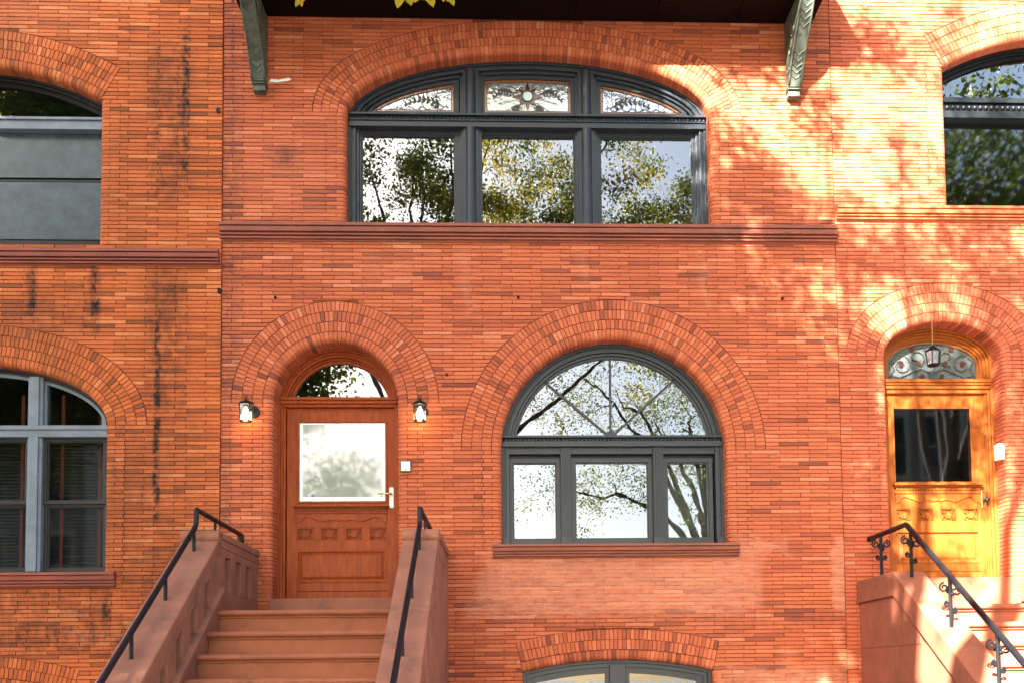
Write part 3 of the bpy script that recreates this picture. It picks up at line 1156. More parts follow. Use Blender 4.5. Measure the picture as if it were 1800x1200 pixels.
# stained glass
zlb = W(928, 201, gy + 0.03)[1]
dl = 0.150
lx0 = op_top.cx - op_top.reach(zlb + 0.02, dl)
lx1 = op_top.cx + op_top.reach(zlb + 0.02, dl)
bays = [(lx0, W(797, 190, gy)[0]), (W(852, 190, gy)[0], W(1003, 190, gy)[0]), (W(1056, 190, gy)[0], lx1)]
for bi, (a, b) in enumerate(bays):
    outl = arch_light(win, op_top, a, b, zlb, dl, 0.06, gy, M['slate'], M['glass_lead'])
    inn = inset(outl, 0.026)
    MB().band(outl, inn, gy + 0.022, gy + 0.034).build('amber_border', M['amber'], win)
    cm = MB()
    inn2 = inset(outl, 0.027)
    for k in range(len(inn2)):
        pass
    came(cm, inn2 + [inn2[0]], gy + 0.02, 0.0035)
    rnd = random.Random(40 + bi)
    zt = op_top.arch_z((a + b) / 2, dl)
    H = zt - zlb
    if bi == 1:
        c = ((a + b) / 2, zlb + H * 0.50)
        star = []
        for k in range(16):
            r_ = 0.135 if k % 2 == 0 else 0.075
            if k % 4 == 0:
                r_ = 0.165
            t = math.pi / 2 + 2 * math.pi * k / 16
            star.append((c[0] + r_ * math.cos(t), c[1] + r_ * math.sin(t)))
        MB().prism(star, gy + 0.016, gy + 0.034).build('star_medallion', M['ruby'], win)
        MB().disc(c, 0.052, gy + 0.008, gy + 0.03, 20).build('medallion_centre', M['opal'], win)
        cm.tube([(c[0] + 0.056 * math.cos(2 * math.pi * k / 20), gy + 0.01, c[1] + 0.056 * math.sin(2 * math.pi * k / 20)) for k in range(21)], 0.006, 6)
        leaf_spray(cm, c[0] - 0.14, c[1] + 0.03, c[0] - 0.36, c[1] + 0.0, 0.05, 7, 0.055, gy + 0.02)
        leaf_spray(cm, c[0] + 0.14, c[1] + 0.03, c[0] + 0.36, c[1] - 0.03, 0.06, 7, 0.055, gy + 0.02)
        leaf_spray(cm, c[0] - 0.06, c[1] - 0.12, c[0] - 0.16, zlb + 0.05, 0.01, 4, 0.05, gy + 0.02)
        leaf_spray(cm, c[0] + 0.06, c[1] - 0.12, c[0] + 0.16, zlb + 0.05, 0.01, 4, 0.05, gy + 0.02)
        for k in range(12):
            t = 2 * math.pi * (k + 0.5) / 12
            e = (c[0] + 0.33 * math.cos(t), min(max(c[1] + 0.30 * math.sin(t), zlb + 0.03), zt - 0.04))
            came(cm, [(c[0] + 0.12 * math.cos(t), c[1] + 0.12 * math.sin(t)), ((c[0] + e[0]) / 2 + rnd.uniform(-.02, .02), (c[1] + e[1]) / 2 + rnd.uniform(-.02, .02)), e], gy + 0.021, 0.0025)
    else:
        sg = 1 if bi == 0 else -1
        xa, xb = (b, a) if bi == 0 else (a, b)     # tall end, thin end
        leaf_spray(cm, xa + (-0.10 if bi == 0 else 0.10), zlb + H * 0.30, xa + (xb - xa) * 0.58, zlb + H * 0.42, 0.07, 8, 0.07, gy + 0.02)
        xs = np.linspace(xa + (xb - xa) * 0.06, xa + (xb - xa) * 0.80, 34)
        came(cm, [(x, zlb + H * (0.16 + 0.10 * math.sin(k * 0.95)) * (1 - 0.35 * k / 34) + 0.02) for k, x in enumerate(xs)], gy + 0.02, 0.004)
        for k in range(9):
            x = xa + (xb - xa) * (0.08 + 0.09 * k)
            zt_ = op_top.arch_z(x, dl + 0.03)
            if zt_ - zlb > 0.08:
                came(cm, [(x, zlb + 0.03), (x + rnd.uniform(-.05, .05), zlb + (zt_ - zlb) * 0.5), (x + rnd.uniform(-.05, .05), zt_)], gy + 0.021, 0.0025)
        cm.tube([(x_, gy + 0.02, z_) for x_, z_ in spiral(xa + (xb - xa) * 0.22, zlb + H * 0.62, 0.05, 1.2)], 0.004, 5)
    cm.build('lead_came', M['lead'], win)

# ------------------------------------------------------------------ round headed window
win = window_part(main, 'round headed slate grey window with fan of thin bars')
YF = 0.17
zb = zs_
fr = MB()
for d0, d1, y in ((-0.03, 0.03, YF), (0.03, 0.05, YF + 0.02), (0.05, 0.082, YF + 0.008)):
    fr.band(op_low.outline(d0, zb), op_low.outline(d1, zb), y, 0.34, closed=False)
fr.build('frame', M['slate'], win, bevel=0.002)
tz1, tz0 = W(1078, 766, YF)[1], W(1078, 783, YF)[1]
# arch moulding only above the transom
zo = tz1 - 0.02
ro = [op_low.reach(zo, d) for d in (0.082, 0.112, 0.135)]


def arc_only(d):
    w = op_low.reach(zo, d)
    return [(op_low.cx + w * math.cos(math.pi * k / 36), op_low.arch_z(op_low.cx + w * math.cos(math.pi * k / 36), d)) for k in range(37)]


MB().band(arc_only(0.082), arc_only(0.112), YF + 0.035, 0.34, closed=False).band(arc_only(0.112), arc_only(0.14), YF + 0.055, 0.34, closed=False).build('arch_moulding', M['slate'], win, bevel=0.002)
hw = op_low.half - 0.008
tb = MB()
tb.box(op_low.cx - hw, op_low.cx + hw, YF - 0.05, 0.34, tz1 - 0.024, tz1)
tb.box(op_low.cx - hw, op_low.cx + hw, YF - 0.01, 0.34, tz1 - 0.058, tz1 - 0.024)
tb.box(op_low.cx - hw, op_low.cx + hw, YF - 0.028, 0.34, tz0 - 0.01, tz1 - 0.058)
tb.build('transom', M['slate'], win, bevel=0.003)
bead_row(win, op_low.cx - hw, op_low.cx + hw, YF - 0.01, tz1 - 0.041, 0.015, 0.040, M['slate'])
gy = YF + 0.075
gl = op_low.light(op_low.cx - op_low.reach(tz1, 0.14), op_low.cx + op_low.reach(tz1, 0.14), tz1 - 0.01, 0.135)
pane(win, gl, gy, M['glass'])
hub = (W(1073, 762, gy)[0], tz1)
for (px, py) in ((958, 672), (1072, 632), (1184, 668)):
    e = W(px, py, gy)
    v = Vector((e[0] - hub[0], e[1] - hub[1]))
    nrm = Vector((-v.y, v.x)).normalized() * 0.011
    MB().prism([(hub[0] - nrm.x, hub[1] - nrm.y), (hub[0] + nrm.x, hub[1] + nrm.y), (e[0] + nrm.x, e[1] + nrm.y), (e[0] - nrm.x, e[1] - nrm.y)][::-1], gy - 0.02, gy - 0.001).build('fan_bar', M['slate'], win)
MB().prism([(hub[0] + 0.075 * math.cos(math.pi * k / 12), hub[1] + 0.07 * math.sin(math.pi * k / 12)) for k in range(13)], gy - 0.03, gy - 0.001).build('fan_hub', M['slate'], win, bevel=0.004)
# fluted piers and side stiles
for (pa, pb, full) in ((986, 1004.5, 1), (1149, 1167.5, 1)):
    a, b = W(pa, 870, YF)[0], W(pb, 870, YF)[0]
    mb = MB()
    mb.box(a, b, YF + 0.012, 0.34, zb + 0.10, tz0 - 0.01)
    nfl = 5
    for k in range(nfl):
        fx = a + (b - a) * (k + 0.5) / nfl
        mb.box(fx - 0.0055, fx + 0.0055, YF, YF + 0.014, zb + 0.115, tz0 - 0.025)
    mb.box(a - 0.004, b + 0.004, YF - 0.008, 0.34, zb, zb + 0.10)
    mb.build('pier', M['slate'], win, bevel=0.0015)
for sgn in (-1, 1):
    xx = op_low.cx + sgn * (op_low.half - 0.04)
    mb = MB()
    mb.box(xx - 0.036, xx + 0.036, YF - 0.008, 0.33, zb, zb + 0.10)
    mb.build('plinth', M['slate'], win, bevel=0.0015)
hz0 = W(1078, 797, YF + 0.03)[1]
bx = [op_low.cx - op_low.half + 0.06, W(986, 870, YF)[0], W(1004.5, 870, YF)[0], W(1149, 870, YF)[0], W(1167.5, 870, YF)[0], op_low.cx + op_low.half - 0.06]
for k in range(3):
    MB().box(bx[2 * k], bx[2 * k + 1], YF + 0.03, 0.34, hz0, tz0 - 0.008).build('head_rail', M['slate'], win, bevel=0.002)
gy = YF + 0.09
for (a, b, c, d) in ((904, 816, 976, 946), (1013, 815, 1137, 945), (1174, 815, 1243, 944)):
    g0, g1 = W(a, 880, gy + .03)[0], W(c, 880, gy + .03)[0]
    h1, h0 = W((a + c) / 2, b, gy + .03)[1], W((a + c) / 2, d, gy + .03)[1]
    sash(win, g0, g1, h0, h1, 0.06, gy, M['slate'], M['glass'], wb=0.08)
mb = MB()
mb.box(op_low.cx - op_low.half + 0.02, op_low.cx + op_low.half - 0.02, YF + 0.11, 0.34, zb - 0.02, zb + 0.03)
for a, b in ((bx[0], bx[0] + 0.03), (bx[1] - 0.03, bx[1] + 0.03), (bx[3] - 0.03, bx[3] + 0.03), (bx[5] - 0.02, bx[5] + 0.01)):
    mb.box(a, b, YF + 0.115, 0.335, zb + 0.03, hz0 + 0.002)
mb.box(op_low.cx - op_low.half + 0.02, op_low.cx + op_low.half - 0.02, YF + 0.118, 0.33, hz0 - 0.075, hz0 + 0.001)
mb.build('subframe', M['black'], win)
# pale roller blind behind the right hand sash
cv = MB()
for k in range(26):
    z = zb + 0.06 + k * 0.032
    cv.box(W(1172, 880, 0.4)[0], W(1246, 880, 0.4)[0], 0.40, 0.412, z, z + 0.029)
cv.build('window_blind', M['curtain'], win)

# ------------------------------------------------------------------ basement window
win = window_part(main, 'low arched basement window with two sashes')
YF = 0.10
fr = MB()
for d0, d1, y in ((-0.03, 0.03, YF), (0.03, 0.075, YF + 0.03)):
    fr.band(op_base.outline(d0, 0.56), op_base.outline(d1, 0.56), y, 0.26, closed=False)
fr.box(op_base.cx - op_base.half, op_base.cx + op_base.half, YF, 0.26, 0.5, 0.56)
fr.build('frame', M['slate'], win, bevel=0.003)
xm0, xm1 = W(1072, 1190, YF)[0], W(1100, 1190, YF)[0]
xm = (xm0 + xm1) / 2
MB().box(xm0, xm1, YF + 0.01, 0.26, 0.56, op_base.arch_z(xm, 0.05)).build('mullion', M['slate'], win, bevel=0.003)
for a, b in ((op_base.cx - op_base.half + 0.14, xm0 - 0.045), (xm1 + 0.045, op_base.cx + op_base.half - 0.14)):
    arch_light(win, op_base, a, b, 0.66, 0.14, 0.075, YF + 0.055, M['slate'], M['glass'])

# ------------------------------------------------------------------ front doors


def door(house, op, yd, lx0, lx1, lz0, lz1, wmat, glassmat, g, zl_, zt_, wave_w, lowp, handle, oak):
    """door leaf with glazed top, dentil ledge, carved apron, four carved squares and a raised panel
    g: glass x0 x1 z0 z1;  zl_: ledge bottom, top;  zt_: carved squares bottom, top;  lowp: raised panel z0 z1"""
    sw = 0.105
    fx0, fx1 = lx0 + sw, lx1 - sw
    y0, y1 = yd, yd + 0.055
    leaf = MB()
    leaf.box(lx0, fx0, y0, y1, lz0, lz1)
    leaf.box(fx1, lx1, y0, y1, lz0, lz1)
    leaf.box(fx0, fx1, y0 + 0.001, y1, g[3], lz1)
    leaf.box(fx0, g[0], y0 + 0.001, y1, g[2], g[3])
    leaf.box(g[1], fx1, y0 + 0.001, y1, g[2], g[3])
    leaf.box(fx0, fx1, y0 + 0.001, y1, zl_[0], g[2])
    leaf.box(fx0, fx1, y0 + 0.004, y1, zt_[1], zl_[0])
    leaf.box(fx0, fx1, y0 + 0.002, y1, lowp[1], zt_[0])
    leaf.box(fx0, fx1, y0 + 0.018, y1, lowp[0], lowp[1])
    zk = lz0 + (lowp[0] - lz0) * 0.5
    leaf.box(fx0, fx1, y0 + 0.002, y1, zk + 0.002, lowp[0])
    leaf.box(fx0, fx1, y0 + 0.004, y1, lz0, zk - 0.002)
    d = leaf.build('door', wmat, house, bevel=0.003)
    d['label'] = 'golden oak door with carved squares and dark glass' if oak else 'mahogany door with carved squares and large pale glass'
    # glazing bead and glass
    MB().band(rect(g[0] - 0.022, g[1] + 0.022, g[2] - 0.022, g[3] + 0.022), rect(*g), y0 - 0.010, y0 + 0.03).build('glazing_bead', wmat, d, bevel=0.004)
    pane(d, rect(g[0] - 0.002, g[1] + 0.002, g[2] - 0.002, g[3] + 0.002), y0 + 0.022, glassmat)
    # ledge with dentils
    lw = 0.03
    mb = MB()
    zt = zl_[1]
    h = zl_[1] - zl_[0]
    mb.box(fx0 - lw, fx1 + lw, y0 - 0.075, y0, zt - 0.22 * h, zt)
    mb.box(fx0 - lw + 0.01, fx1 + lw - 0.01, y0 - 0.04, y0, zt - 0.36 * h, zt - 0.22 * h)
    mb.box(fx0, fx1, y0 - 0.012, y0, zt - 0.74 * h, zt - 0.36 * h)
    mb.box(fx0 - 0.012, fx1 + 0.012, y0 - 0.022, y0, zl_[0], zt - 0.74 * h)
    lo = mb.build('door_ledge', wmat, d, bevel=0.002)
    dn = MB()
    n = 34
    for k in range(n):
        x = fx0 + (fx1 - fx0) * (k + 0.5) / n
        dn.box(x - 0.009, x + 0.009, y0 - 0.030, y0 - 0.012, zt - 0.70 * h, zt - 0.38 * h)
    stuff(dn.build('dentils', wmat, lo))
    # apron with a waved lower edge
    za, zc = zt_[1], zl_[0]
    mid = (za + zc) / 2
    amp = (zc - za) * 0.26
    pts = []
    for k in range(61):
        t = k / 60
        s_ = abs(t - 0.5) * 2
        keys = [(0.0, 0.1), (0.10, -0.25), (0.18, 0.15), (0.30, 0.0), (0.42, -0.5), (0.75, 0.95), (0.82, 0.9), (0.90, -0.2), (0.94, -0.6), (1.0, -0.6)]
        w = np.interp(s_, [q[0] for q in keys], [q[1] for q in keys])
        pts.append((fx0 + (fx1 - fx0) * t, mid + amp * float(w)))
    poly = pts + [(fx1, zc), (fx0, zc)]
    MB().prism(poly, y0 - 0.010, y0 + 0.004).build('carved_apron', wmat, d, bevel=0.002)
    # carved squares
    n = 4
    gap = 0.068
    wsq = (fx1 - fx0 - 3 * gap) / 4
    for k in range(n):
        a = fx0 + k * (wsq + gap)
        b = a + wsq
        if k < 3:
            MB().box(b, b + gap, y0 + 0.0015, y1, zt_[0], zt_[1]).build('muntin', wmat, d, bevel=0.002)
        pm = MB().box(a, b, y0 + 0.036, y1, zt_[0], zt_[1])
        c = ((a + b) / 2, (zt_[0] + zt_[1]) / 2)
        hs = (zt_[1] - zt_[0]) / 2
        pm.band(rect(a, b, zt_[0], zt_[1]), rect(a + 0.012, b - 0.012, zt_[0] + 0.012, zt_[1] - 0.012), y0 + 0.008, y0 + 0.03)
        for q in range(8):
            t = 2 * math.pi * q / 8 + 0.39
            r = hs * 0.62
            tip = (c[0] + r * 1.2 * math.cos(t), c[1] + r * math.sin(t))
            nx, nz = -math.sin(t) * 0.014, math.cos(t) * 0.014
            m = (c[0] + 0.55 * (tip[0] - c[0]), c[1] + 0.55 * (tip[1] - c[1]))
            pm.prism([(c[0], c[1]), (m[0] + nx, m[1] + nz), tip, (m[0] - nx, m[1] - nz)][::-1], y0 + 0.010 + 0.003 * (q % 2), y0 + 0.03)
        pm.disc(c, 0.016, y0 + 0.004, y0 + 0.03, 10)
        for sx in (-1, 1):
            for sz in (-1, 1):
                pm.tube([(x_, y0 + 0.02, z_) for x_, z_ in spiral(c[0] + sx * wsq * 0.30, c[1] + sz * hs * 0.5, 0.02, 1.1, 0.8, sx * sz, 9)], 0.005, 5)
        pm.build('carved_panel', wmat, d)
    # raised panel
    a, b = fx0, fx1
    MB().band(rect(a, b, lowp[0], lowp[1]), rect(a + 0.02, b - 0.02, lowp[0] + 0.02, lowp[1] - 0.02), y0 - 0.006, y0 + 0.02).build('panel_moulding', wmat, d, bevel=0.004)
    rp = MB()
    i1, i2 = 0.035, 0.065
    r0 = rect(a + i1, b - i1, lowp[0] + i1, lowp[1] - i1)
    r1 = rect(a + i2, b - i2, lowp[0] + i2, lowp[1] - i2)
    vs = [(x, y0 + 0.018, z) for x, z in r0] + [(x, y0 + 0.004, z) for x, z in r1]
    rp.add(vs, [(4, 5, 6, 7)] + [(k, (k + 1) % 4, 4 + (k + 1) % 4, 4 + k) for k in range(4)])
    rp.build('raised_panel', wmat, d)
    return d


YD = 0.29
lx0, lx1 = W(504, 900, YD)[0], W(697.5, 900, YD)[0]
lz0, lz1 = W(600, 1054, YD)[1], W(600, 722, YD)[1]
gq = (W(526, 810, YD)[0], W(677, 810, YD)[0], W(600, 880, YD)[1], W(600, 742, YD)[1])
zz = lambda py: W(600, py, YD)[1]
d_main = door(main, op_door, YD, lx0, lx1, lz0, lz1, M['mahogany'], M['glass_door'], gq, (zz(902), zz(888.5)), (zz(950), zz(926)), 0, (zz(1023), zz(966)), None, False)
MB().band(rect(*[gq[0], gq[1], gq[2], gq[3]]), rect(gq[0] + 0.03, gq[1] - 0.03, gq[2] + 0.045, gq[3] - 0.02), YD + 0.016, YD + 0.0215).build('frosted_border', M['etch'], d_main)
MB().disc((W(549, 870, YD)[0], zz(870)), 0.014, YD + 0.012, YD + 0.0155, 14).build('sticker', M['blue'], d_main)
ex = W(688, 875, YD - 0.02)[0]
pl = MB()
pl.prism([(ex - 0.024, zz(893)), (ex + 0.024, zz(893)), (ex + 0.024, zz(858)), (ex + 0.012, zz(856)), (ex - 0.012, zz(856)), (ex - 0.024, zz(858))], YD - 0.012, YD)
esc = pl.build('escutcheon', M['white'], d_main, bevel=0.004)
hd = MB()
hz = zz(869)
hd.tube([(ex, YD - 0.01, hz), (ex, YD - 0.055, hz), (ex - 0.02, YD - 0.062, hz), (ex - 0.09, YD - 0.06, hz + 0.003), (ex - 0.13, YD - 0.055, hz - 0.004)], [0.011, 0.011, 0.011, 0.009, 0.008], 8)
hd.build('handle', M['brass'], d_main, smooth=True)
# wooden frame, transom and fanlight
dfz = lz0 - 0.01
df = MB()
for d0, d1, y in ((-0.02, 0.022, YD - 0.055), (0.022, 0.045, YD - 0.03), (0.045, 0.072, YD - 0.015)):
    df.band(op_door.outline(d0, dfz), op_door.outline(d1, dfz), y, 0.44, closed=False)
df.band(op_door.outline(0.04, dfz), op_door.outline(0.11, dfz), YD + 0.057, 0.435, closed=False)
df.build('door_frame', M['mahogany'], main, bevel=0.003)
tz1, tz0 = W(595, 698, YD - 0.05)[1], W(595, 713, YD - 0.05)[1]
tb = MB()
hw = op_door.half - 0.03
tb.box(op_door.cx - hw, op_door.cx + hw, YD - 0.075, 0.44, tz1 - 0.03, tz1)
tb.box(op_door.cx - hw, op_door.cx + hw, YD - 0.055, 0.44, tz1 - 0.065, tz1 - 0.03)
tb.box(op_door.cx - hw, op_door.cx + hw, YD - 0.03, 0.44, tz0 - 0.005, tz1 - 0.065)
tb.box(op_door.cx - hw, op_door.cx + hw, YD + 0.02, 0.44, lz1 - 0.03, tz0 - 0.005)
tb.build('transom_bar', M['mahogany'], main, bevel=0.004)
da = MB()
zo2 = tz1 - 0.002


def arc_d(d):
    w = op_door.reach(zo2, d)
    return [(op_door.cx + w * math.cos(math.pi * k / 30), op_door.arch_z(op_door.cx + w * math.cos(math.pi * k / 30), d)) for k in range(31)]


da.band(arc_d(0.07), arc_d(0.09), YD + 0.03, 0.42, closed=False).band(arc_d(0.09), arc_d(0.12), YD + 0.055, 0.42, closed=False)
da.build('fanlight_frame', M['mahogany'], main, bevel=0.002)
wv = op_door.reach(tz1, 0.115)
pane(main, op_door.light(op_door.cx - wv, op_door.cx + wv, tz1 - 0.01, 0.11), YD + 0.08, M['glass'], 'fanlight_pane')
MB().box(op_door.cx - op_door.half - 0.02, op_door.cx + op_door.half + 0.02, -0.03, 0.40, 2.226, lz0 - 0.004).build('threshold', M['stone'], main, bevel=0.008)

# ------------------------------------------------------------------ right neighbour: door and window
YD = 0.28
zz = lambda py: W(1645, py, YD)[1]
rx0 = W(1722, 900, YD)[0] - 1.12
rx1 = W(1736, 850, YD)[0]
rx0 = 2 * op_rd.cx - rx1
lz0, lz1 = zz(1019), zz(692)
gq = (W(1573, 780, YD)[0], W(1706, 780, YD)[0], zz(846), zz(718))
gq = (rx0 + 0.115, gq[1], gq[2], gq[3])
d_r = door(right, op_rd, YD, rx0, rx1, lz0, lz1, M['oak'], M['glass_dim'], gq, (zz(867), zz(850)), (zz(916), zz(892)), 0, (zz(989), zz(932)), None, True)
kx = W(1733, 880, YD - 0.02)[0] - 0.01
MB().prism(rect(kx - 0.03, kx + 0.022, zz(892), zz(862)), YD - 0.008, YD).build('escutcheon', M['brass'], d_r, bevel=0.003)
mb = MB()
mb.tube([(kx, YD - 0.005, zz(880)), (kx, YD - 0.045, zz(880)), (kx, YD - 0.05, zz(880)), (kx, YD - 0.075, zz(880)), (kx, YD - 0.09, zz(880))], [0.012, 0.012, 0.026, 0.03, 0.015], 12)
mb.build('door_knob', M['bronze'], d_r, smooth=True)
df = MB()
dfz = lz0 - 0.01
for d0, d1, y in ((-0.02, 0.03, YD - 0.06), (0.03, 0.055, YD - 0.035), (0.055, 0.085, YD - 0.015)):
    df.band(op_rd.outline(d0, dfz), op_rd.outline(d1, dfz), y, 0.44, closed=False)
df.build('door_frame', M['oak'], right, bevel=0.003)
tz1, tz0 = W(1640, 667, YD - 0.05)[1], W(1640, 690, YD - 0.05)[1]
tb = MB()
hw = op_rd.half - 0.03
for a, b, y in ((0.0, 0.035, 0.09), (0.035, 0.06, 0.075), (0.06, 0.10, 0.06), (0.10, tz1 - tz0, 0.04)):
    tb.box(op_rd.cx - hw, op_rd.cx + hw, YD - y, 0.44, tz1 - b, tz1 - a)
tb.box(op_rd.cx - hw, op_rd.cx + hw, YD + 0.015, 0.44, lz1 - 0.03, tz0)
tb.build('transom_bar', M['oak'], right, bevel=0.004)
zo3 = tz1 - 0.002
wv = op_rd.reach(tz1 + 0.02, 0.12)
lp = op_rd.light(op_rd.cx - wv, op_rd.cx + wv, tz1, 0.115)
lo_ = op_rd.light(op_rd.cx - op_rd.half + 0.05, op_rd.cx + op_rd.half - 0.05, tz1 - 0.03, 0.06)
MB().band(lo_, lp, YD, 0.42).build('fanlight_frame', M['oak'], right)
pane(right, op_rd.light(op_rd.cx - wv - 0.01, op_rd.cx + wv + 0.01, tz1 - 0.01, 0.11), YD + 0.03, M['glass_lead_dark'], 'fanlight_pane')
inn = inset(lp, 0.028)
MB().band(lp, inn, YD + 0.016, YD + 0.029).build('amber_border', M['amber'], right)
cm = MB()
came(cm, inn + [inn[0]], YD + 0.017, 0.004)
zt = op_rd.arch_z(op_rd.cx, 0.115)
H = zt - tz1
for sx in (-1, 1):
    cm.tube([(x_, YD + 0.016, z_) for x_, z_ in spiral(op_rd.cx + sx * 0.34, tz1 + H * 0.42, 0.11, 1.15, 1.2, sx)], 0.0065, 5)
    cm.tube([(x_, YD + 0.016, z_) for x_, z_ in spiral(op_rd.cx + sx * 0.17, tz1 + H * 0.60, 0.10, 1.0, -1.2, -sx)], 0.0065, 5)
    cm.tube([(op_rd.cx + sx * x_, YD + 0.016, tz1 + H * z_) for x_, z_ in ((0.02, 0.22), (0.12, 0.32), (0.24, 0.22), (0.36, 0.10), (0.46, 0.16))], 0.006, 5)
    cm.tube([(op_rd.cx + sx * x_, YD + 0.016, tz1 + H * z_) for x_, z_ in ((0.48, 0.10), (0.42, 0.32), (0.46, 0.5), (0.40, 0.62))], 0.006, 5)
cm.build('lead_came', M['lead'], right)
for sx in (-1, 1):
    for (x_, z_) in ((0.34, 0.42), (0.15, 0.46), (0.22, 0.80), (0.11, 0.14)):
        MB().disc((op_rd.cx + sx * x_, tz1 + H * z_), 0.025, YD + 0.012, YD + 0.029, 12).build('glass_jewel', M['ruby'], right)
MB().box(op_rd.cx - op_rd.half - 0.02, op_rd.cx + op_rd.half + 0.02, -0.06, 0.40, 2.252, lz0 - 0.004).build('threshold', M['stone_r'], right, bevel=0.008)

win = window_part(right, 'black framed window with segmental top light')
YF = 0.15
zb = W(1740, 361, YF)[1]
fr = MB()
for d0, d1, y in ((-0.03, 0.025, YF), (0.025, 0.05, YF + 0.03)):
    fr.band(op_ru.outline(d0, zb), op_ru.outline(d1, zb), y, 0.33, closed=False)
fr.build('frame', M['black'], win, bevel=0.002)
tz1, tz0 = W(1740, 173, YF)[1], W(1740, 209, YF)[1]
tb = MB()
hw = op_ru.half - 0.01
hh = tz1 - tz0
tb.box(op_ru.cx - hw, op_ru.cx + hw, YF - 0.01, 0.33, tz1 - 0.24 * hh, tz1)
tb.box(op_ru.cx - hw, op_ru.cx + hw, YF + 0.02, 0.33, tz1 - 0.66 * hh, tz1 - 0.24 * hh)
tb.box(op_ru.cx - hw, op_ru.cx + hw, YF - 0.015, 0.33, tz0, tz1 - 0.66 * hh)
tb.build('transom', M['black'], win, bevel=0.003)
bead_row(win, op_ru.cx - hw, op_ru.cx + hw, YF + 0.02, tz1 - 0.45 * hh, 0.03, 0.062, M['black'])
gy = 0.215
g0 = op_ru.cx - op_ru.half + 0.075
for a, b in ((g0, op_ru.cx - 0.08), (op_ru.cx + 0.08, 2 * op_ru.cx - g0)):
    sash(win, a, b, zb + 0.01, W(1740, 213, gy)[1], 0.04, gy, M['black'], M['glass_dim'], wb=0.03)
    arch_light(win, op_ru, a, b, tz1 - 0.005, 0.085, 0.05, gy, M['black'], M['glass'])
MB().box(op_ru.cx - 0.08, op_ru.cx + 0.08, YF + 0.02, 0.33, zb, op_ru.arch_z(op_ru.cx, 0.04)).build('mullion', M['black'], win, bevel=0.003)

# ------------------------------------------------------------------ left neighbour: windows
win = window_part(left, 'dark window with grey insect screens under a segmental top light')
YF = 0.13
zb = W(90, 434, YF)[1]
fr = MB()
for d0, d1, y in ((-0.03, 0.02, YF), (0.02, 0.045, YF + 0.03)):
    fr.band(op_lu.outline(d0, zb), op_lu.outline(d1, zb), y, 0.33, closed=False)
fr.build('frame', M['bronze'], win, bevel=0.002)
tz1, tz0 = W(90, 209, YF)[1], W(90, 229, YF)[1]
hw = op_lu.half - 0.01
tb = MB()
tb.box(op_lu.cx - hw, op_lu.cx + hw, YF - 0.04, 0.33, tz1 - 0.03, tz1)
tb.box(op_lu.cx - hw, op_lu.cx + hw, YF - 0.02, 0.33, tz0, tz1 - 0.03)
tb.build('transom', M['alu'], win, bevel=0.004)
gy = 0.19
xm0, xm1 = op_lu.cx - 0.07, op_lu.cx + 0.07
MB().box(xm0, xm1, YF + 0.01, 0.33, zb, op_lu.arch_z(op_lu.cx, 0.04)).build('mullion', M['bronze'], win, bevel=0.003)
for a, b in ((op_lu.cx - op_lu.half + 0.06, xm0 - 0.03), (xm1 + 0.03, op_lu.cx + op_lu.half - 0.06)):
    arch_light(win, op_lu, a, b, tz1 - 0.005, 0.09, 0.05, gy, M['black'], M['glass'])
    zr0, zr1 = W(90, 320, gy)[1], W(90, 314, gy)[1]
    zt1, zb0 = W(90, 233, gy)[1], W(90, 421, gy)[1]
    sash(win, a, b, zr1 + 0.01, zt1, 0.03, gy + 0.02, M['bronze'], M['glass_dim'])
    sash(win, a, b, zb0, zr0 - 0.012, 0.03, gy, M['bronze'], M['glass_dim'], wb=0.07)
    pane(win, rect(a - 0.01, b + 0.01, zr1 + 0.008, zt1 + 0.005), gy + 0.004, M['screen'], 'insect_screen', 0.002)
    pane(win, rect(a - 0.01, b + 0.01, zb0 - 0.005, zr0 - 0.01), gy - 0.008, M['screen'], 'insect_screen', 0.002)

win = window_part(left, 'pale blue grey window with dark sashes and venetian blinds')
YF = 0.10
zb = W(90, 1004, YF)[1]
fr = MB()
for d0, d1, y in ((-0.03, 0.02, YF), (0.02, 0.04, YF + 0.025)):
    fr.band(op_ll.outline(d0, zb), op_ll.outline(d1, zb), y, 0.30, closed=False)
fr.build('frame', M['bronze'], win, bevel=0.002)
tz1, tz0 = W(90, 748, YF)[1], W(90, 768, YF)[1]
hw = op_ll.half - 0.015
tb = MB()
tb.box(op_ll.cx - hw, op_ll.cx + hw, YF - 0.03, 0.30, tz1 - 0.045, tz1)
tb.box(op_ll.cx - hw, op_ll.cx + hw, YF - 0.015, 0.30, tz0, tz1 - 0.045)
tb.build('transom', M['alu'], win, bevel=0.005)
mx = W(59, 860, YF)[0]
mw_ = W(72, 860, YF)[0] - W(46, 860, YF)[0]
mul = [mx, 2 * op_ll.cx - mx]
for m_ in mul:
    mb = MB()
    for za, zc in ((zb, tz0), (tz1, op_ll.arch_z(m_, 0.03))):
        mb.box(m_ - mw_ / 2, m_ + mw_ / 2, YF + 0.005, 0.30, za, zc)
        mb.box(m_ - mw_ / 2 + 0.025, m_ + mw_ / 2 - 0.03, YF - 0.02, 0.30, za, zc)
    mb.build('mullion', M['alu'], win, bevel=0.006)
e0 = op_ll.cx - op_ll.half + 0.05
edges = [(e0, mul[1] - mw_ / 2), (mul[1] + mw_ / 2, mul[0] - mw_ / 2), (mul[0] + mw_ / 2, 2 * op_ll.cx - e0)]
